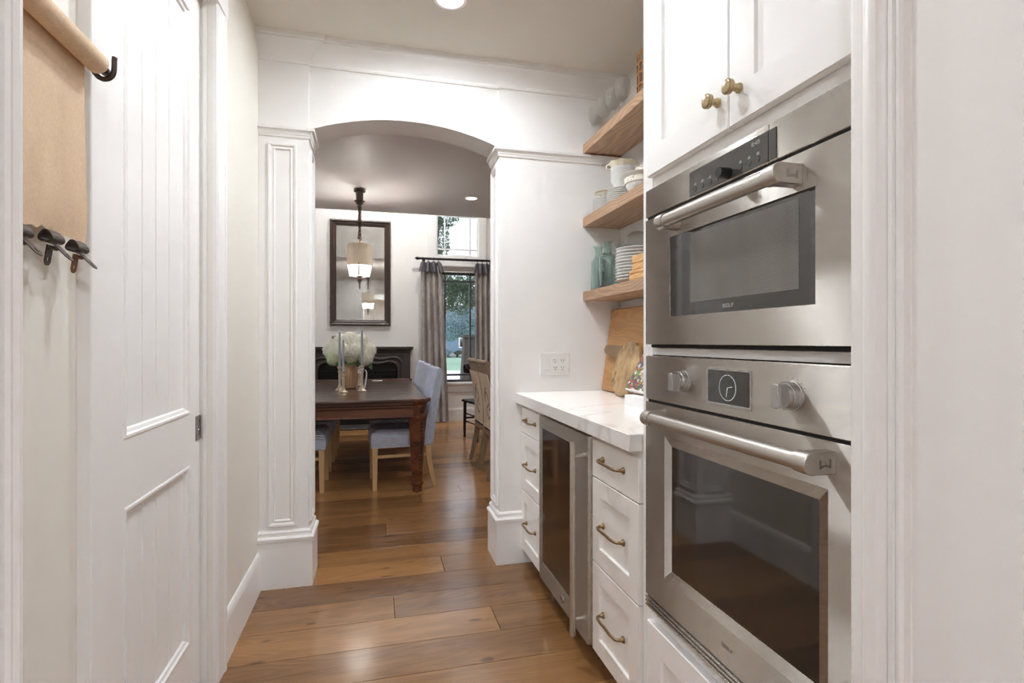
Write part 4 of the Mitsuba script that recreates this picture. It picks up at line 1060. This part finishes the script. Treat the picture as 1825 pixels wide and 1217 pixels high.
part(pn, 'shade', lathe_closed([(0.118, zs0), (0.120, zs0), (0.120, zs1), (0.118, zs1)], 48).apply_translation((PX, PY, 0)), 'm_linen', smooth=40, label='cream linen drum shade')
dz0, dz1 = 1.882, 1.984
df = lathe([(0, dz0 + 0.001), (0.096, dz0), (0.098, dz0 + 0.003), (0.116, dz1), (0.112, dz1), (0, dz1 - 0.001)], 48, (PX, PY, 0))
scene[f'{pn}__diffuser'] = {**mikit.ply(df, 'm_trim', 30), **lights_on([13.0, 12.2, 11.2], 2)}
labels[f'{pn}__diffuser'] = {'label': 'glowing white lower diffuser'}
bl = lathe([(0, -0.03), (0.022, -0.02), (0.03, 0), (0.022, 0.02), (0, 0.03)], 16, (PX, PY + 0.05, 2.12))
scene[f'{pn}__bulb'] = {**mikit.ply(bl, 'm_trim', True), **lights_on([720, 690, 660], 2)}
for a in (-PI / 2 - 0.05, PI / 6, 5 * PI / 6):
    part(pn, 'strap', tube([(PX + r * math.cos(a), PY + r * math.sin(a), z) for r, z in ((0.03, 1.880), (0.098, 1.882), (0.1185, 1.984), (0.1195, 2.0))], 0.004, 6), 'm_iron')
part(pn, 'arm', tube([(PX, PY, 2.085), (PX, PY + 0.05, 2.085)], 0.005, 8), 'm_iron')
part(pn, 'finial', lathe([(0, 1.884), (0.040, 1.882), (0.040, 1.876), (0.010, 1.870), (0.008, 1.856), (0.030, 1.852), (0.030, 1.846), (0.010, 1.842), (0.022, 1.832), (0.022, 1.826), (0.008, 1.822), (0.006, 1.800), (0.010, 1.795), (0.010, 1.788), (0.005, 1.782), (0.006, 1.765), (0, 1.750)], 20, (PX, PY, 0)), 'm_iron', smooth=35)

# ------------------------------------------------------------------ dining table
tbx0, tbx1, tby0, tby1, TZ = -0.895, 0.395, 4.33, 6.83, 0.765
tbl = thing('dining_table', 'carved mahogany dining table under the pendant lamp', 'table')
def oct_poly(o):
    c = 0.085
    x0, x1, y0, y1 = tbx0 - o, tbx1 + o, tby0 - o, tby1 + o
    return [(x0, y0), (x1, y0), (x1, y1), (x0, y1)]
def top_loop(o, z):
    return [(x, y, z) for x, y in [(tbx0 - o, tby0 - o), (tbx1 + o, tby0 - o), (tbx1 + o, tby1 + o), (tbx0 - o, tby1 + o)]]
part(tbl, 'tabletop', loops_mesh([top_loop(-0.03, 0.728), top_loop(-0.006, 0.730), top_loop(-0.004, 0.737), top_loop(0.004, 0.744), top_loop(0.006, 0.754), top_loop(0.0, 0.763), top_loop(-0.004, TZ)]), 'm_tabletop')
ax0, ax1, ay0, ay1 = tbx0 + 0.03, tbx1 - 0.03, tby0 + 0.03, tby1 - 0.03
for i, (a, b) in enumerate((((ax0, ay0), (ax1, ay0)), ((ax1, ay0), (ax1, ay1)), ((ax1, ay1), (ax0, ay1)), ((ax0, ay1), (ax0, ay0)))):
    a, b = np.array(a), np.array(b)
    d = (b - a) / np.linalg.norm(b - a)
    o = np.array([d[1], -d[0]])
    a2, b2 = a + d * 0.06, b - d * 0.06
    k = part(tbl, 'apron', sweep([tuple(b2), tuple(a2)], [(-0.03, 0.615), (0.004, 0.615), (0.006, 0.622), (0.002, 0.628), (-0.003, 0.632), (-0.003, 0.690), (0.002, 0.694), (0.006, 0.700), (0.006, 0.728), (-0.03, 0.728)]), 'm_mahogany')
    beads, small = [], []
    L = np.linalg.norm(b2 - a2)
    for j in range(int(L / 0.0145)):
        c = a2 + d * (j + 0.5) * 0.0145 + o * 0.008
        m = rbox(-0.0085, 0.0085, -0.004, 0.004, -0.0045, 0.0045, 0.003)
        beads.append(moved(moved(m, ry=-38), c[0], c[1], 0.714, rz=math.degrees(math.atan2(d[1], d[0]))))
        c = a2 + d * (j + 0.5) * 0.0145 + o * 0.0
        small += [moved(rbox(-0.005, 0.005, -0.005, 0.004, -0.0035, 0.0035, 0.002), c[0] - o[0] * 0.0, c[1], zz, rz=math.degrees(math.atan2(d[1], d[0]))) for zz in (0.6255, 0.689)]
    part(k, 'rope_molding', join(beads), 'm_carving', kind='stuff')
    part(k, 'dentils', join(small), 'm_carving', kind='stuff')
for sx, sy in ((1, -1), (-1, -1), (1, 1), (-1, 1)):
    lx, ly = (tbx1 if sx > 0 else tbx0) - sx * 0.072, (tby0 if sy < 0 else tby1) - sy * 0.072
    def dia(w, z, lx=lx, ly=ly):
        h = w / math.sqrt(2)
        return [(lx + h, ly, z), (lx, ly + h, z), (lx - h, ly, z), (lx, ly - h, z)]
    lg = part(tbl, 'leg', loops_mesh([dia(0.046, 0.0), dia(0.052, 0.008), dia(0.054, 0.05), dia(0.066, 0.058), dia(0.068, 0.075), dia(0.056, 0.085), dia(0.058, 0.10), dia(0.096, 0.590), dia(0.098, 0.596)]), 'm_mahogany')
    part(lg, 'block', loops_mesh([dia(0.098, 0.596), dia(0.116, 0.600), dia(0.118, 0.612), dia(0.108, 0.620), dia(0.106, 0.625), dia(0.106, 0.715), dia(0.116, 0.722), dia(0.128, 0.732), dia(0.150, 0.738), dia(0.158, 0.750), dia(0.155, 0.766), dia(0.150, 0.7665)]), 'm_mahogany')
    n_ = np.array([sx, sy]) / math.sqrt(2)
    tn = np.array([-n_[1], n_[0]])
    ros = lathe([(0, 0.010), (0.006, 0.010), (0.009, 0.005), (0.014, 0.009), (0.020, 0.007), (0.024, 0.003), (0.026, 0.006), (0.028, 0.0), (0, -0.002)], 20, (0, 0, 0), 'x')
    part(lg, 'rosette', moved(ros, lx + n_[0] * 0.053, ly + n_[1] * 0.053, 0.670, rz=math.degrees(math.atan2(n_[1], n_[0]))), 'm_carving', smooth=40)
    lv = []
    for j in range(13):
        z = 0.565 - j * 0.030
        w = 0.058 + (0.096 - 0.058) * (z - 0.10) / 0.49
        for s in (-1, 1):
            e = trimesh.creation.icosphere(subdivisions=1, radius=1.0)
            e.apply_scale((0.006, 0.011 - j * 0.0004, 0.015))
            e = moved(moved(e, rx=s * 35), 0, s * (0.009 - j * 0.0003), 0)
            lv.append(moved(e, lx + n_[0] * w / 2, ly + n_[1] * w / 2, z, rz=math.degrees(math.atan2(n_[1], n_[0]))))
    part(lg, 'carved_leaves', join(lv), 'm_carving', smooth=True, kind='stuff')

# ------------------------------------------------------------------ striped chairs
def striped_chair():
    """local: faces -x, seat centre at the origin"""
    P = {}
    pieces = []
    def q(x0, y0, w0, z0, x1, y1, w1, z1):
        return loops_mesh([[(x + a * w / 2, y + b * w / 2, z) for a, b in ((-1, -1), (1, -1), (1, 1), (-1, 1))] for x, y, w, z in ((x0, y0, w0, z0), (x1, y1, w1, z1))])
    for s in (-1, 1):
        pieces.append(('leg', q(-0.235, s * 0.205, 0.034, 0, -0.232, s * 0.205, 0.044, 0.37), 'm_leg_wood', False, None))
        pieces.append(('leg', loops_mesh([[(x + a * w / 2, s * 0.205 + b * w / 2, z) for a, b in ((-1, -1), (1, -1), (1, 1), (-1, 1))] for x, w, z in ((0.262, 0.032, 0), (0.235, 0.038, 0.12), (0.212, 0.042, 0.24), (0.205, 0.044, 0.37))]), 'm_leg_wood', False, None))
        pieces.append(('stretcher', rbox(-0.22, 0.205, s * 0.205 - 0.009, s * 0.205 + 0.009, 0.262, 0.286, 0.002), 'm_leg_wood', False, None))
    pieces.append(('stretcher', rbox(-0.245, -0.227, -0.19, 0.19, 0.330, 0.350, 0.002), 'm_leg_wood', False, None))
    pieces.append(('stretcher', rbox(0.198, 0.214, -0.19, 0.19, 0.300, 0.322, 0.002), 'm_leg_wood', False, None))
    st = hull([(x, y, z) for o, zz in ((0.0, 0.352), (0.0, 0.440), (0.012, 0.476), (0.045, 0.495)) for x in (-0.265 + o, 0.20) for y in (-0.232 + o, 0.232 - o) for z in (zz,)])
    st = st.subdivide_to_size(0.06)
    sk = []
    pieces.append(('seat', st, 'm_stripe', 40, lambda v: v[:, 2] + v[:, 1]))
    prof = [(0.165, 0.352), (0.175, 0.50), (0.272, 0.970), (0.280, 0.995), (0.302, 1.008), (0.322, 0.992), (0.330, 0.95), (0.262, 0.50), (0.240, 0.352)]
    c = np.mean(prof, 0)
    P_ = []
    for b, y in ((0.012, 0.236), (0.003, 0.229), (0.0, 0.22)):
        for a, z in prof:
            v = np.array([a, z]) + (c - [a, z]) / np.linalg.norm(c - [a, z]) * b
            P_ += [(v[0], y, v[1]), (v[0], -y, v[1])]
    back = hull(P_).subdivide_to_size(0.08)
    pieces.append(('backrest', back, 'm_stripe', 30, lambda v: v[:, 0] - 0.165 * v[:, 2] + v[:, 1]))
    return [(n, mikit.ply((lambda mm: (mm.unmerge_vertices(), mm)[1])(m.copy()) if u else m, mt, False, **({'uv': (lambda mm: (mm.unmerge_vertices(), np.stack([u(np.asarray(mm.vertices)), np.asarray(mm.vertices)[:, 2]], 1))[1])(m.copy())} if u else {})), None) for n, m, mt, sm, u in pieces]
proto = striped_chair()
def put_chair(x, y, rz, label):
    k = thing('striped_chair', label, 'chair', 'striped chairs around the dining table')
    for n, d, _ in proto:
        part(k, n, d, None, to_world=T().translate([x, y, 0]).rotate([0, 0, 1], rz))
put_chair(0.207, 4.735, 3.6, 'blue striped chair nearest the arch on the right side of the table')
put_chair(0.207, 5.46, 2.4, 'blue striped chair in the middle of the right side of the table')
put_chair(0.210, 6.18, 2.4, 'blue striped chair farthest from the arch on the right side of the table')
put_chair(-0.665, 4.765, 180, 'blue striped chair nearest the arch on the left side of the table')
put_chair(-0.665, 5.485, 180, 'blue striped chair in the middle of the left side of the table')
put_chair(-0.665, 6.185, 180, 'blue striped chair farthest from the arch on the left side of the table')

# ------------------------------------------------------------------ centrepiece
VX, VY = -0.254, 5.49
vs = thing('vase', 'ribbed terracotta wooden vase holding the hydrangeas', 'vase')
m = lathe([(0, 0), (0.052, 0), (0.058, 0.006), (0.074, 0.055), (0.083, 0.105), (0.084, 0.140), (0.076, 0.190), (0.066, 0.225), (0.064, 0.245), (0.058, 0.245), (0.058, 0.225), (0.066, 0.19), (0, 0.10)], 60)
a = np.arctan2(m.vertices[:, 1], m.vertices[:, 0])
m.vertices[:, :2] *= (1 + 0.012 * np.cos(a * 20))[:, None]
m.apply_translation((VX, VY, TZ + 0.002))
part(vs, 'body', m, 'm_vase', smooth=True, uv=np.stack([a / (2 * PI), m.vertices[:, 2]], 1))
bq = thing('hydrangea_bouquet', 'round bouquet of white hydrangeas in the wooden vase', 'flowers')
rg = np.random.default_rng(5)
def bloom(c, r, seed):
    g = np.random.default_rng(seed)
    n = 420
    i = np.arange(n) + 0.5
    ph, th = np.arccos(1 - 2 * i / n), PI * (1 + 5 ** 0.5) * i
    D = np.stack([np.sin(ph) * np.cos(th), np.sin(ph) * np.sin(th), np.cos(ph)], 1)
    V, F = [], []
    for d in D:
        d = d + g.normal(0, 0.04, 3); d /= np.linalg.norm(d)
        a_ = np.cross(d, g.normal(size=3)); a_ /= np.linalg.norm(a_)
        b_ = np.cross(d, a_)
        o = np.array(c) + d * r * g.uniform(0.88, 1.04)
        s = 0.0085 * g.uniform(0.85, 1.2)
        for q in range(4):
            t = q * PI / 2
            e1 = a_ * math.cos(t) + b_ * math.sin(t)
            e2 = -a_ * math.sin(t) + b_ * math.cos(t)
            k = len(V)
            V += [o, o + (e1 * 0.6 + e2 * 0.55) * s + d * 0.002, o + e1 * 1.15 * s + d * g.uniform(-0.001, 0.004), o + (e1 * 0.6 - e2 * 0.55) * s + d * 0.002]
            F += [(k, k + 1, k + 2), (k, k + 2, k + 3)]
    core = trimesh.creation.icosphere(subdivisions=2, radius=r * 0.86)
    core.apply_translation(c)
    return join(trimesh.Trimesh(np.array(V), np.array(F), process=False), core)
BL = [(0.0, -0.03, 0.475, 0.085), (-0.095, 0.0, 0.455, 0.085), (0.10, 0.0, 0.455, 0.085), (-0.175, -0.01, 0.385, 0.083), (0.17, -0.01, 0.375, 0.085), (-0.065, -0.10, 0.375, 0.088), (0.055, -0.11, 0.375, 0.088),
      (-0.145, -0.07, 0.305, 0.075), (0.145, -0.06, 0.305, 0.080), (0.0, 0.09, 0.43, 0.09), (-0.10, 0.10, 0.37, 0.085), (0.10, 0.10, 0.37, 0.085), (0.015, -0.07, 0.31, 0.065)]
for i, (x, y, z, r) in enumerate(BL):
    part(bq, 'bloom', bloom((VX + x, VY + y, TZ + z), r, i), 'm_petal_green' if i in (7, 12) else 'm_petal')
def leaf(p0, d, L, w, m='m_leaf'):
    d = np.array(d, float); d /= np.linalg.norm(d)
    sd = np.cross(d, [0, -1, 0.3]); sd /= np.linalg.norm(sd)
    up = np.cross(sd, d)
    V, F = [], []
    for i, t in enumerate(np.linspace(0, 1, 6)):
        ww = w * math.sin(PI * min(1, t * 0.92 + 0.04)) ** 0.8
        c = np.array(p0) + d * L * t - np.array([0, 0, 1]) * 0.25 * L * t * t
        V += [c - sd * ww + up * 0.12 * w, c, c + sd * ww + up * 0.12 * w]
    for i in range(5):
        k = i * 3
        F += [(k, k + 1, k + 4), (k, k + 4, k + 3), (k + 1, k + 2, k + 5), (k + 1, k + 5, k + 4)]
    return trimesh.Trimesh(np.array(V), np.array(F), process=False)
for p, d, L, w in (((-0.06, -0.07, 0.27), (-0.5, -0.6, -0.1), 0.10, 0.032), ((0.02, -0.08, 0.265), (0.1, -0.8, -0.1), 0.09, 0.034), ((0.06, -0.06, 0.27), (0.6, -0.6, -0.05), 0.10, 0.030), ((-0.17, -0.02, 0.33), (-0.4, -0.7, -0.3), 0.10, 0.036),
                   ((-0.13, 0.02, 0.46), (-0.4, -0.2, 0.9), 0.09, 0.025), ((0.16, -0.04, 0.28), (0.5, -0.3, -0.7), 0.09, 0.025), ((-0.10, -0.05, 0.26), (-0.9, -0.3, 0.1), 0.11, 0.03)):
    part(bq, 'leaf', leaf((VX + p[0], VY + p[1], TZ + p[2]), d, L, w), 'm_leaf', smooth=True)
part(bq, 'stems', join([tube([(VX + x * 0.15, VY + y * 0.15, TZ + 0.13), (VX + x * 0.5, VY + y * 0.5, TZ + 0.25), (VX + x, VY + y, TZ + z)], 0.004, 6) for x, y, z, r in BL]), 'm_leaf', kind='stuff')
cstick = lathe([(0, 0), (0.043, 0), (0.044, 0.004), (0.034, 0.012), (0.020, 0.024), (0.013, 0.045), (0.0105, 0.060), (0.0125, 0.120), (0.0115, 0.150), (0.018, 0.153), (0.019, 0.158), (0.010, 0.163), (0.010, 0.172), (0.017, 0.180), (0.020, 0.195), (0.026, 0.198), (0.026, 0.2015), (0.0115, 0.202), (0.0115, 0.196), (0, 0.196)], 8)
cand = lathe([(0, 0.197), (0.0113, 0.197), (0.0108, 0.42), (0.009, 0.485), (0.003, 0.497), (0, 0.498)], 16)
wick = tube([(0, 0, 0.495), (0.001, 0, 0.508), (0.003, 0, 0.516)], 0.0012, 6)
dd = (mikit.ply(cstick, 'm_silver_gilt', 25), mikit.ply(cand, 'm_candle', 40), mikit.ply(wick, 'm_wick'))
for x, y, sc, lb in ((-0.294, 5.06, 0.97, 'silver candlestick with grey taper in front of the vase on the left'), (-0.132, 5.14, 1.16, 'taller silver candlestick tied with a white ribbon, grey taper'),
                     (-0.338, 5.27, 1.12, 'silver candlestick half hidden behind the front left one'), (-0.172, 5.76, 1.20, 'silver candlestick behind the bouquet on the right')):
    k = thing('candlestick', lb, 'candlestick')
    M = T().translate([x, y, TZ + 0.001]).scale([1, 1, sc])
    part(k, 'stick', dd[0], None, to_world=M)
    c_ = thing('taper_candle', 'grey taper candle in ' + {0: 'the front left candlestick', 1: 'the candlestick with the ribbon', 2: 'the candlestick half hidden at the left', 3: 'the candlestick behind the bouquet'}[[-0.294, -0.132, -0.338, -0.172].index(x)], 'candle')
    part(c_, 'wax', dd[1], None, to_world=M)
    part(c_, 'wick', dd[2], None, to_world=M)
rbn = thing('ribbon', 'white ribbon tied around the right front candlestick', 'ribbon')
def strip(pts, w):
    p = smooth_path(pts, 6)
    return join(*[loops_mesh([[(a[0] - w / 2, a[1], a[2]), (a[0] + w / 2, a[1], a[2]), (a[0] + w / 2, a[1] + 0.0012, a[2]), (a[0] - w / 2, a[1] + 0.0012, a[2])] for a in p])])
cx_, cy_ = -0.132, 5.14
part(rbn, 'tail', strip([(cx_ + 0.010, cy_ - 0.02, TZ + 0.205), (cx_ + 0.030, cy_ - 0.022, TZ + 0.200), (cx_ + 0.040, cy_ - 0.02, TZ + 0.13), (cx_ + 0.030, cy_ - 0.03, TZ + 0.06), (cx_ + 0.022, cy_ - 0.03, TZ + 0.03)], 0.013), 'm_ribbon')
part(rbn, 'loop', strip([(cx_ - 0.008, cy_ - 0.02, TZ + 0.205), (cx_ - 0.030, cy_ - 0.02, TZ + 0.195), (cx_ - 0.026, cy_ - 0.025, TZ + 0.172), (cx_ - 0.008, cy_ - 0.02, TZ + 0.185)], 0.012), 'm_ribbon')
part(rbn, 'knot', rbox(cx_ - 0.015, cx_ + 0.015, cy_ - 0.023, cy_ + 0.014, TZ + 0.193, TZ + 0.212, 0.006), 'm_ribbon')
single('table_card', rbox(-0.05, 0.07, 6.42, 6.50, TZ + 0.0005, TZ + 0.004, 0.001), 'm_white_paper', 'small pale card lying near the far end of the table', 'card')

# ------------------------------------------------------------------ chairs on the right
def canvas_chair(y, label):
    """faces +x; the printed canvas back faces the table"""
    k = thing('canvas_back_chair', label, 'chair')
    x0 = 1.03
    for s in (-1, 1):
        part(k, 'leg', loops_mesh([[(x + a * w / 2, y + s * 0.205 + b * w / 2, z) for a, b in ((-1, -1), (1, -1), (1, 1), (-1, 1))] for x, w, z in ((x0 - 0.070, 0.034, 0), (x0 - 0.035, 0.040, 0.15), (x0, 0.048, 0.32), (x0 + 0.005, 0.052, 0.44))]), 'm_hide_wood')
        part(k, 'leg', loops_mesh([[(x0 + 0.44 + a * w / 2, y + s * 0.205 + b * w / 2, z) for a, b in ((-1, -1), (1, -1), (1, 1), (-1, 1))] for w, z in ((0.034, 0), (0.05, 0.42))]), 'm_hide_wood')
    part(k, 'seat_rail', rbox(x0 - 0.022, x0 + 0.46, y - 0.225, y + 0.225, 0.345, 0.395, 0.004), 'm_hide_wood')
    part(k, 'seat', rbox(x0 + 0.01, x0 + 0.48, y - 0.222, y + 0.222, 0.44, 0.515, 0.02), 'm_canvas')
    pf = [(x0 + 0.050, 0.40), (x0 + 0.030, 0.70), (x0 - 0.020, 0.93), (x0 - 0.035, 1.00), (x0 - 0.050, 1.045), (x0 - 0.085, 1.058), (x0 - 0.100, 1.045), (x0 - 0.092, 1.010), (x0 - 0.068, 0.93), (x0 - 0.020, 0.70), (x0 - 0.008, 0.40)]
    part(k, 'backrest', extrude(sg.Polygon(pf), -0.222, 0.222, lambda u, v, d: (u, y + d, v)), 'm_hide_wood')
    part(k, 'crest_roll', lathe([(0, -0.224), (0.017, -0.224), (0.021, -0.219), (0.021, 0.219), (0.017, 0.224), (0, 0.224)], 20, (x0 - 0.086, y, 1.040), 'y'), 'm_hide_wood', smooth=40)
    pc = [(x0 - 0.076, 0.935), (x0 - 0.030, 0.70), (x0 - 0.022, 0.425)]
    P = smooth_path([(a, b, 0) for a, b in pc], 8)[:, :2]
    part(k, 'canvas_panel', loops_mesh([[(a, y - 0.212, b), (a - 0.010, y - 0.205, b), (a - 0.010, y + 0.205, b), (a, y + 0.212, b)] for a, b in P]), 'm_canvas', label='beige canvas back panel')
    scr = []
    for pts in ([(0.07, 0.66), (0.10, 0.72), (0.02, 0.76), (-0.05, 0.72), (-0.06, 0.66), (0.04, 0.60), (0.02, 0.56), (-0.09, 0.555)], [(-0.02, 0.80), (0.04, 0.77), (0.05, 0.70)], [(-0.10, 0.62), (-0.06, 0.60)]):
        q = smooth_path([(a, b, 0) for a, b in pts], 5)[:, :2]
        scr.append(tube([(np.interp(b, P[::-1, 1], P[::-1, 0]) - 0.0105, y + a, b) for a, b in q], [0.012 * 0.9] * len(q), 6))
    mm = join(scr)
    mm.vertices[:, 0] = np.interp(mm.vertices[:, 2], P[::-1, 1], P[::-1, 0]) - 0.0105 + (mm.vertices[:, 0] - np.interp(mm.vertices[:, 2], P[::-1, 1], P[::-1, 0]) + 0.0105) * 0.08
    part(k, 'print', mm, 'm_canvas_print', label='faded grey scrolled figure')
canvas_chair(5.290, 'wooden chair with printed canvas back, farther of the two by the arch')
canvas_chair(4.805, 'wooden chair with printed canvas back, nearer and cut by the arch')
bc_ = thing('black_chair', 'glossy black wooden side chair near the window', 'chair')
bx, by, br = 1.345, 6.64, 10
def bput(n, m, **kw):
    part(bc_, n, moved(m, bx, by, 0, rz=br), 'm_black_paint', **kw)
for sx in (-1, 1):
    bput('leg', tube([(sx * 0.205, 0.205, 0), (sx * 0.205, 0.205, 0.10), (sx * 0.20, 0.20, 0.455)], [0.014, 0.017, 0.021], 12), smooth=40)
    bput('leg', tube([(sx * 0.20, -0.24, 0), (sx * 0.195, -0.205, 0.25), (sx * 0.195, -0.20, 0.46), (sx * 0.195, -0.225, 0.72), (sx * 0.20, -0.265, 0.93)], [0.015, 0.018, 0.020, 0.018, 0.015], 12), smooth=40)
    for z in (0.20, 0.30):
        bput('stretcher', tube([(sx * 0.20, 0.20, z), (sx * 0.197, -0.21, z + 0.01)], 0.010, 8), smooth=40)
    bput('foot_cap', lathe([(0, 0), (0.0165, 0), (0.0165, 0.014), (0, 0.014)], 12, (sx * 0.205, 0.205, 0)))
bput('stretcher', tube([(-0.2, 0.205, 0.24), (0.2, 0.205, 0.24)], 0.012, 8), smooth=40)
bput('seat', hull([(x, y, z) for x, y, o in ((-0.235, 0.235, 0), (0.235, 0.235, 0), (0.215, -0.22, 0), (-0.215, -0.22, 0)) for z in (0.455, 0.475)] + [(x * 0.93, y * 0.93, 0.485) for x, y in ((-0.235, 0.235), (0.235, 0.235), (0.215, -0.22), (-0.215, -0.22))]))
bput('crest_rail', tube([(-0.370, -0.265, 0.905), (-0.355, -0.265, 0.905), (0, -0.28, 0.915), (0.355, -0.265, 0.905), (0.370, -0.265, 0.905)], [0.050, 0.062, 0.058, 0.062, 0.050], 14), smooth=40)
for z in (0.60, 0.74):
    bput('slat', rbox(-0.19, 0.19, -0.235 - (z - 0.6) * 0.12, -0.218 - (z - 0.6) * 0.12, z, z + 0.06, 0.004))

# ------------------------------------------------------------------ outdoors behind the windows
GZ = -0.40
struct('lawn', box(-40, 60, 8.6, 90, GZ - 0.2, GZ), 'm_grass', 'green front lawns outside the far window', 'lawn')
struct('street', box(-40, 60, 22.0, 29.5, GZ, GZ + 0.01), 'm_road', 'pale grey street outside the window', 'street')
struct('footpath', box(-40, 60, 13.0, 16.5, GZ, GZ + 0.012), 'm_road', 'pale footpath outside the window', 'path')
def leaf_cloud(blobs, n, size, seed):
    g = np.random.default_rng(seed)
    V, F = [], []
    w = np.array([b[3] * b[4] * b[5] for b in blobs]) ** 0.7
    for i in range(n):
        b = blobs[g.choice(len(blobs), p=w / w.sum())]
        d = g.normal(size=3); d /= np.linalg.norm(d)
        c = np.array(b[:3]) + d * np.array(b[3:6]) * g.uniform(0.35, 1.0) ** 0.5
        a_ = g.normal(size=3); a_ /= np.linalg.norm(a_)
        b_ = np.cross(a_, g.normal(size=3)); b_ /= np.linalg.norm(b_)
        s = size * g.uniform(0.6, 1.3)
        k = len(V)
        V += [c - a_ * s, c + b_ * s * 0.55, c + a_ * s, c - b_ * s * 0.55]
        F += [(k, k + 1, k + 2), (k, k + 2, k + 3)]
    return trimesh.Trimesh(np.array(V), np.array(F), process=False)
def tree(name, label, trunk, blobs, n, size, seed, m):
    t = thing(name, label, 'tree')
    part(t, 'trunk', trunk, 'm_bark' if m == 'm_foliage' else 'm_pale_bark', smooth=40)
    part(t, 'foliage', leaf_cloud(blobs, n, size, seed), m, kind='stuff')
tree('garden_tree', 'dark green leafy tree hanging over the upper half of the window', join(tube([(1.3, 20.3, GZ), (1.4, 20.2, 2.0), (1.9, 20, 4.2)], [0.16, 0.12, 0.05], 8), tube([(1.4, 20.2, 2.0), (2.6, 20, 3.0), (3.4, 20, 3.3)], [0.08, 0.05, 0.02], 6), tube([(1.5, 20.2, 2.4), (2.2, 20, 5.0), (2.4, 20, 6.2)], [0.09, 0.05, 0.02], 6)),
     [(2.35, 20, 3.0, 0.75, 0.8, 0.75), (3.1, 20, 2.9, 0.6, 0.7, 0.7), (3.7, 20, 3.1, 0.6, 0.7, 0.6), (2.9, 19.6, 3.7, 0.9, 0.8, 0.5), (2.15, 20, 5.0, 0.55, 0.7, 1.1), (2.5, 20, 6.1, 0.6, 0.7, 0.6), (1.6, 20, 4.4, 0.8, 0.8, 1.2), (3.0, 20, 6.6, 0.5, 0.6, 0.3)], 15000, 0.045, 3, 'm_foliage')
tree('street_tree', 'pale blue-green tree across the street in front of the house', tube([(4.72, 38, GZ), (4.78, 38, 1.2), (5.3, 38, 2.4)], [0.07, 0.06, 0.04], 8),
     [(5.7, 38, 2.6, 1.0, 0.9, 1.1), (6.4, 38, 2.2, 0.9, 0.9, 0.8), (5.2, 38, 2.0, 0.7, 0.8, 0.8), (7.0, 38, 3.0, 1.0, 0.9, 0.9)], 14000, 0.055, 4, 'm_pale_foliage')
tree('backdrop_tree', 'large dark tree behind the house across the street', tube([(9.5, 66, GZ), (9.5, 66, 4)], [0.4, 0.3], 8), [(9.0, 66, 6, 4, 3, 3.5), (13, 66, 5.5, 3, 3, 3), (5, 66, 5, 3, 3, 3)], 6000, 0.20, 5, 'm_foliage')
hs = thing('neighbour_house', 'blue-grey house across the street seen through the window', 'house')
part(hs, 'wall', box(1.0, 17, 55.5, 63, GZ, 2.9), 'm_siding')
part(hs, 'roof', loops_mesh([[(0.4, 54.9, 2.85), (17.6, 54.9, 2.85), (17.6, 63.6, 2.85), (0.4, 63.6, 2.85)], [(2.5, 59.2, 5.2), (15.5, 59.2, 5.2), (15.5, 59.4, 5.2), (2.5, 59.4, 5.2)]]), 'm_roof')
for x in (8.4, 13.0, 4.0):
    w_ = part(hs, 'window', ring_frame(x, x + 1.5, 0.55, 1.65, [(0, 0), (0, 0.06), (0.12, 0.06), (0.12, 0.0)], faceY(55.5)), 'm_trim')
    part(w_, 'pane', box(x + 0.1, x + 1.4, 55.47, 55.49, 0.65, 1.55), 'm_black_glass')
    part(w_, 'muntin', rbox(x + 0.72, x + 0.78, 55.43, 55.47, 0.65, 1.55), 'm_trim')
g = np.random.default_rng(9)
for i, (x, r) in enumerate(((5.6, 0.50), (6.9, 0.68), (8.2, 0.52), (9.4, 0.58), (10.6, 0.5))):
    k = thing('garden_shrub', ('leftmost low shrub', 'second low shrub from the left', 'third low shrub from the left', 'fourth low shrub from the left', 'rightmost low shrub')[i] + ' along the house across the street', 'shrub')
    part(k, 'foliage', leaf_cloud([(x, 54.2, GZ + r * 0.6, r, r, r * 0.8)], 2200, 0.06, 20 + i), 'm_pale_foliage' if i % 2 else 'm_foliage', kind='stuff')
for i, (x, r) in enumerate(((6.6, 0.30), (7.4, 0.36), (8.3, 0.32))):
    b = trimesh.creation.icosphere(subdivisions=2, radius=r)
    b.vertices *= (1 + 0.35 * (meshkit.noise(b.vertices * 4 + i * 7) - 0.5))[:, None]
    b.vertices[:, 2] *= 0.7
    single('boulder', moved(b, x, 53.2, GZ + r * 0.45), 'm_stone', ('left', 'middle', 'right')[i] + ' grey boulder on the lawn edge across the street', 'rock', smooth=60)
pl_ = thing('porch_pillar', 'brown tapered porch pillar just outside the window', 'pillar')
pxc, pyc = 1.895, 11.0
part(pl_, 'shaft', loops_mesh([[(pxc + a * w / 2, pyc + b * w / 2, z) for a, b in ((-1, -1), (1, -1), (1, 1), (-1, 1))] for w, z in ((0.46, GZ), (0.25, 1.28), (0.25, 1.30))]), 'm_pillar')
part(pl_, 'cap', rbox(pxc - 0.16, pxc + 0.16, pyc - 0.16, pyc + 0.16, 1.30, 1.37, 0.01), 'm_pillar')
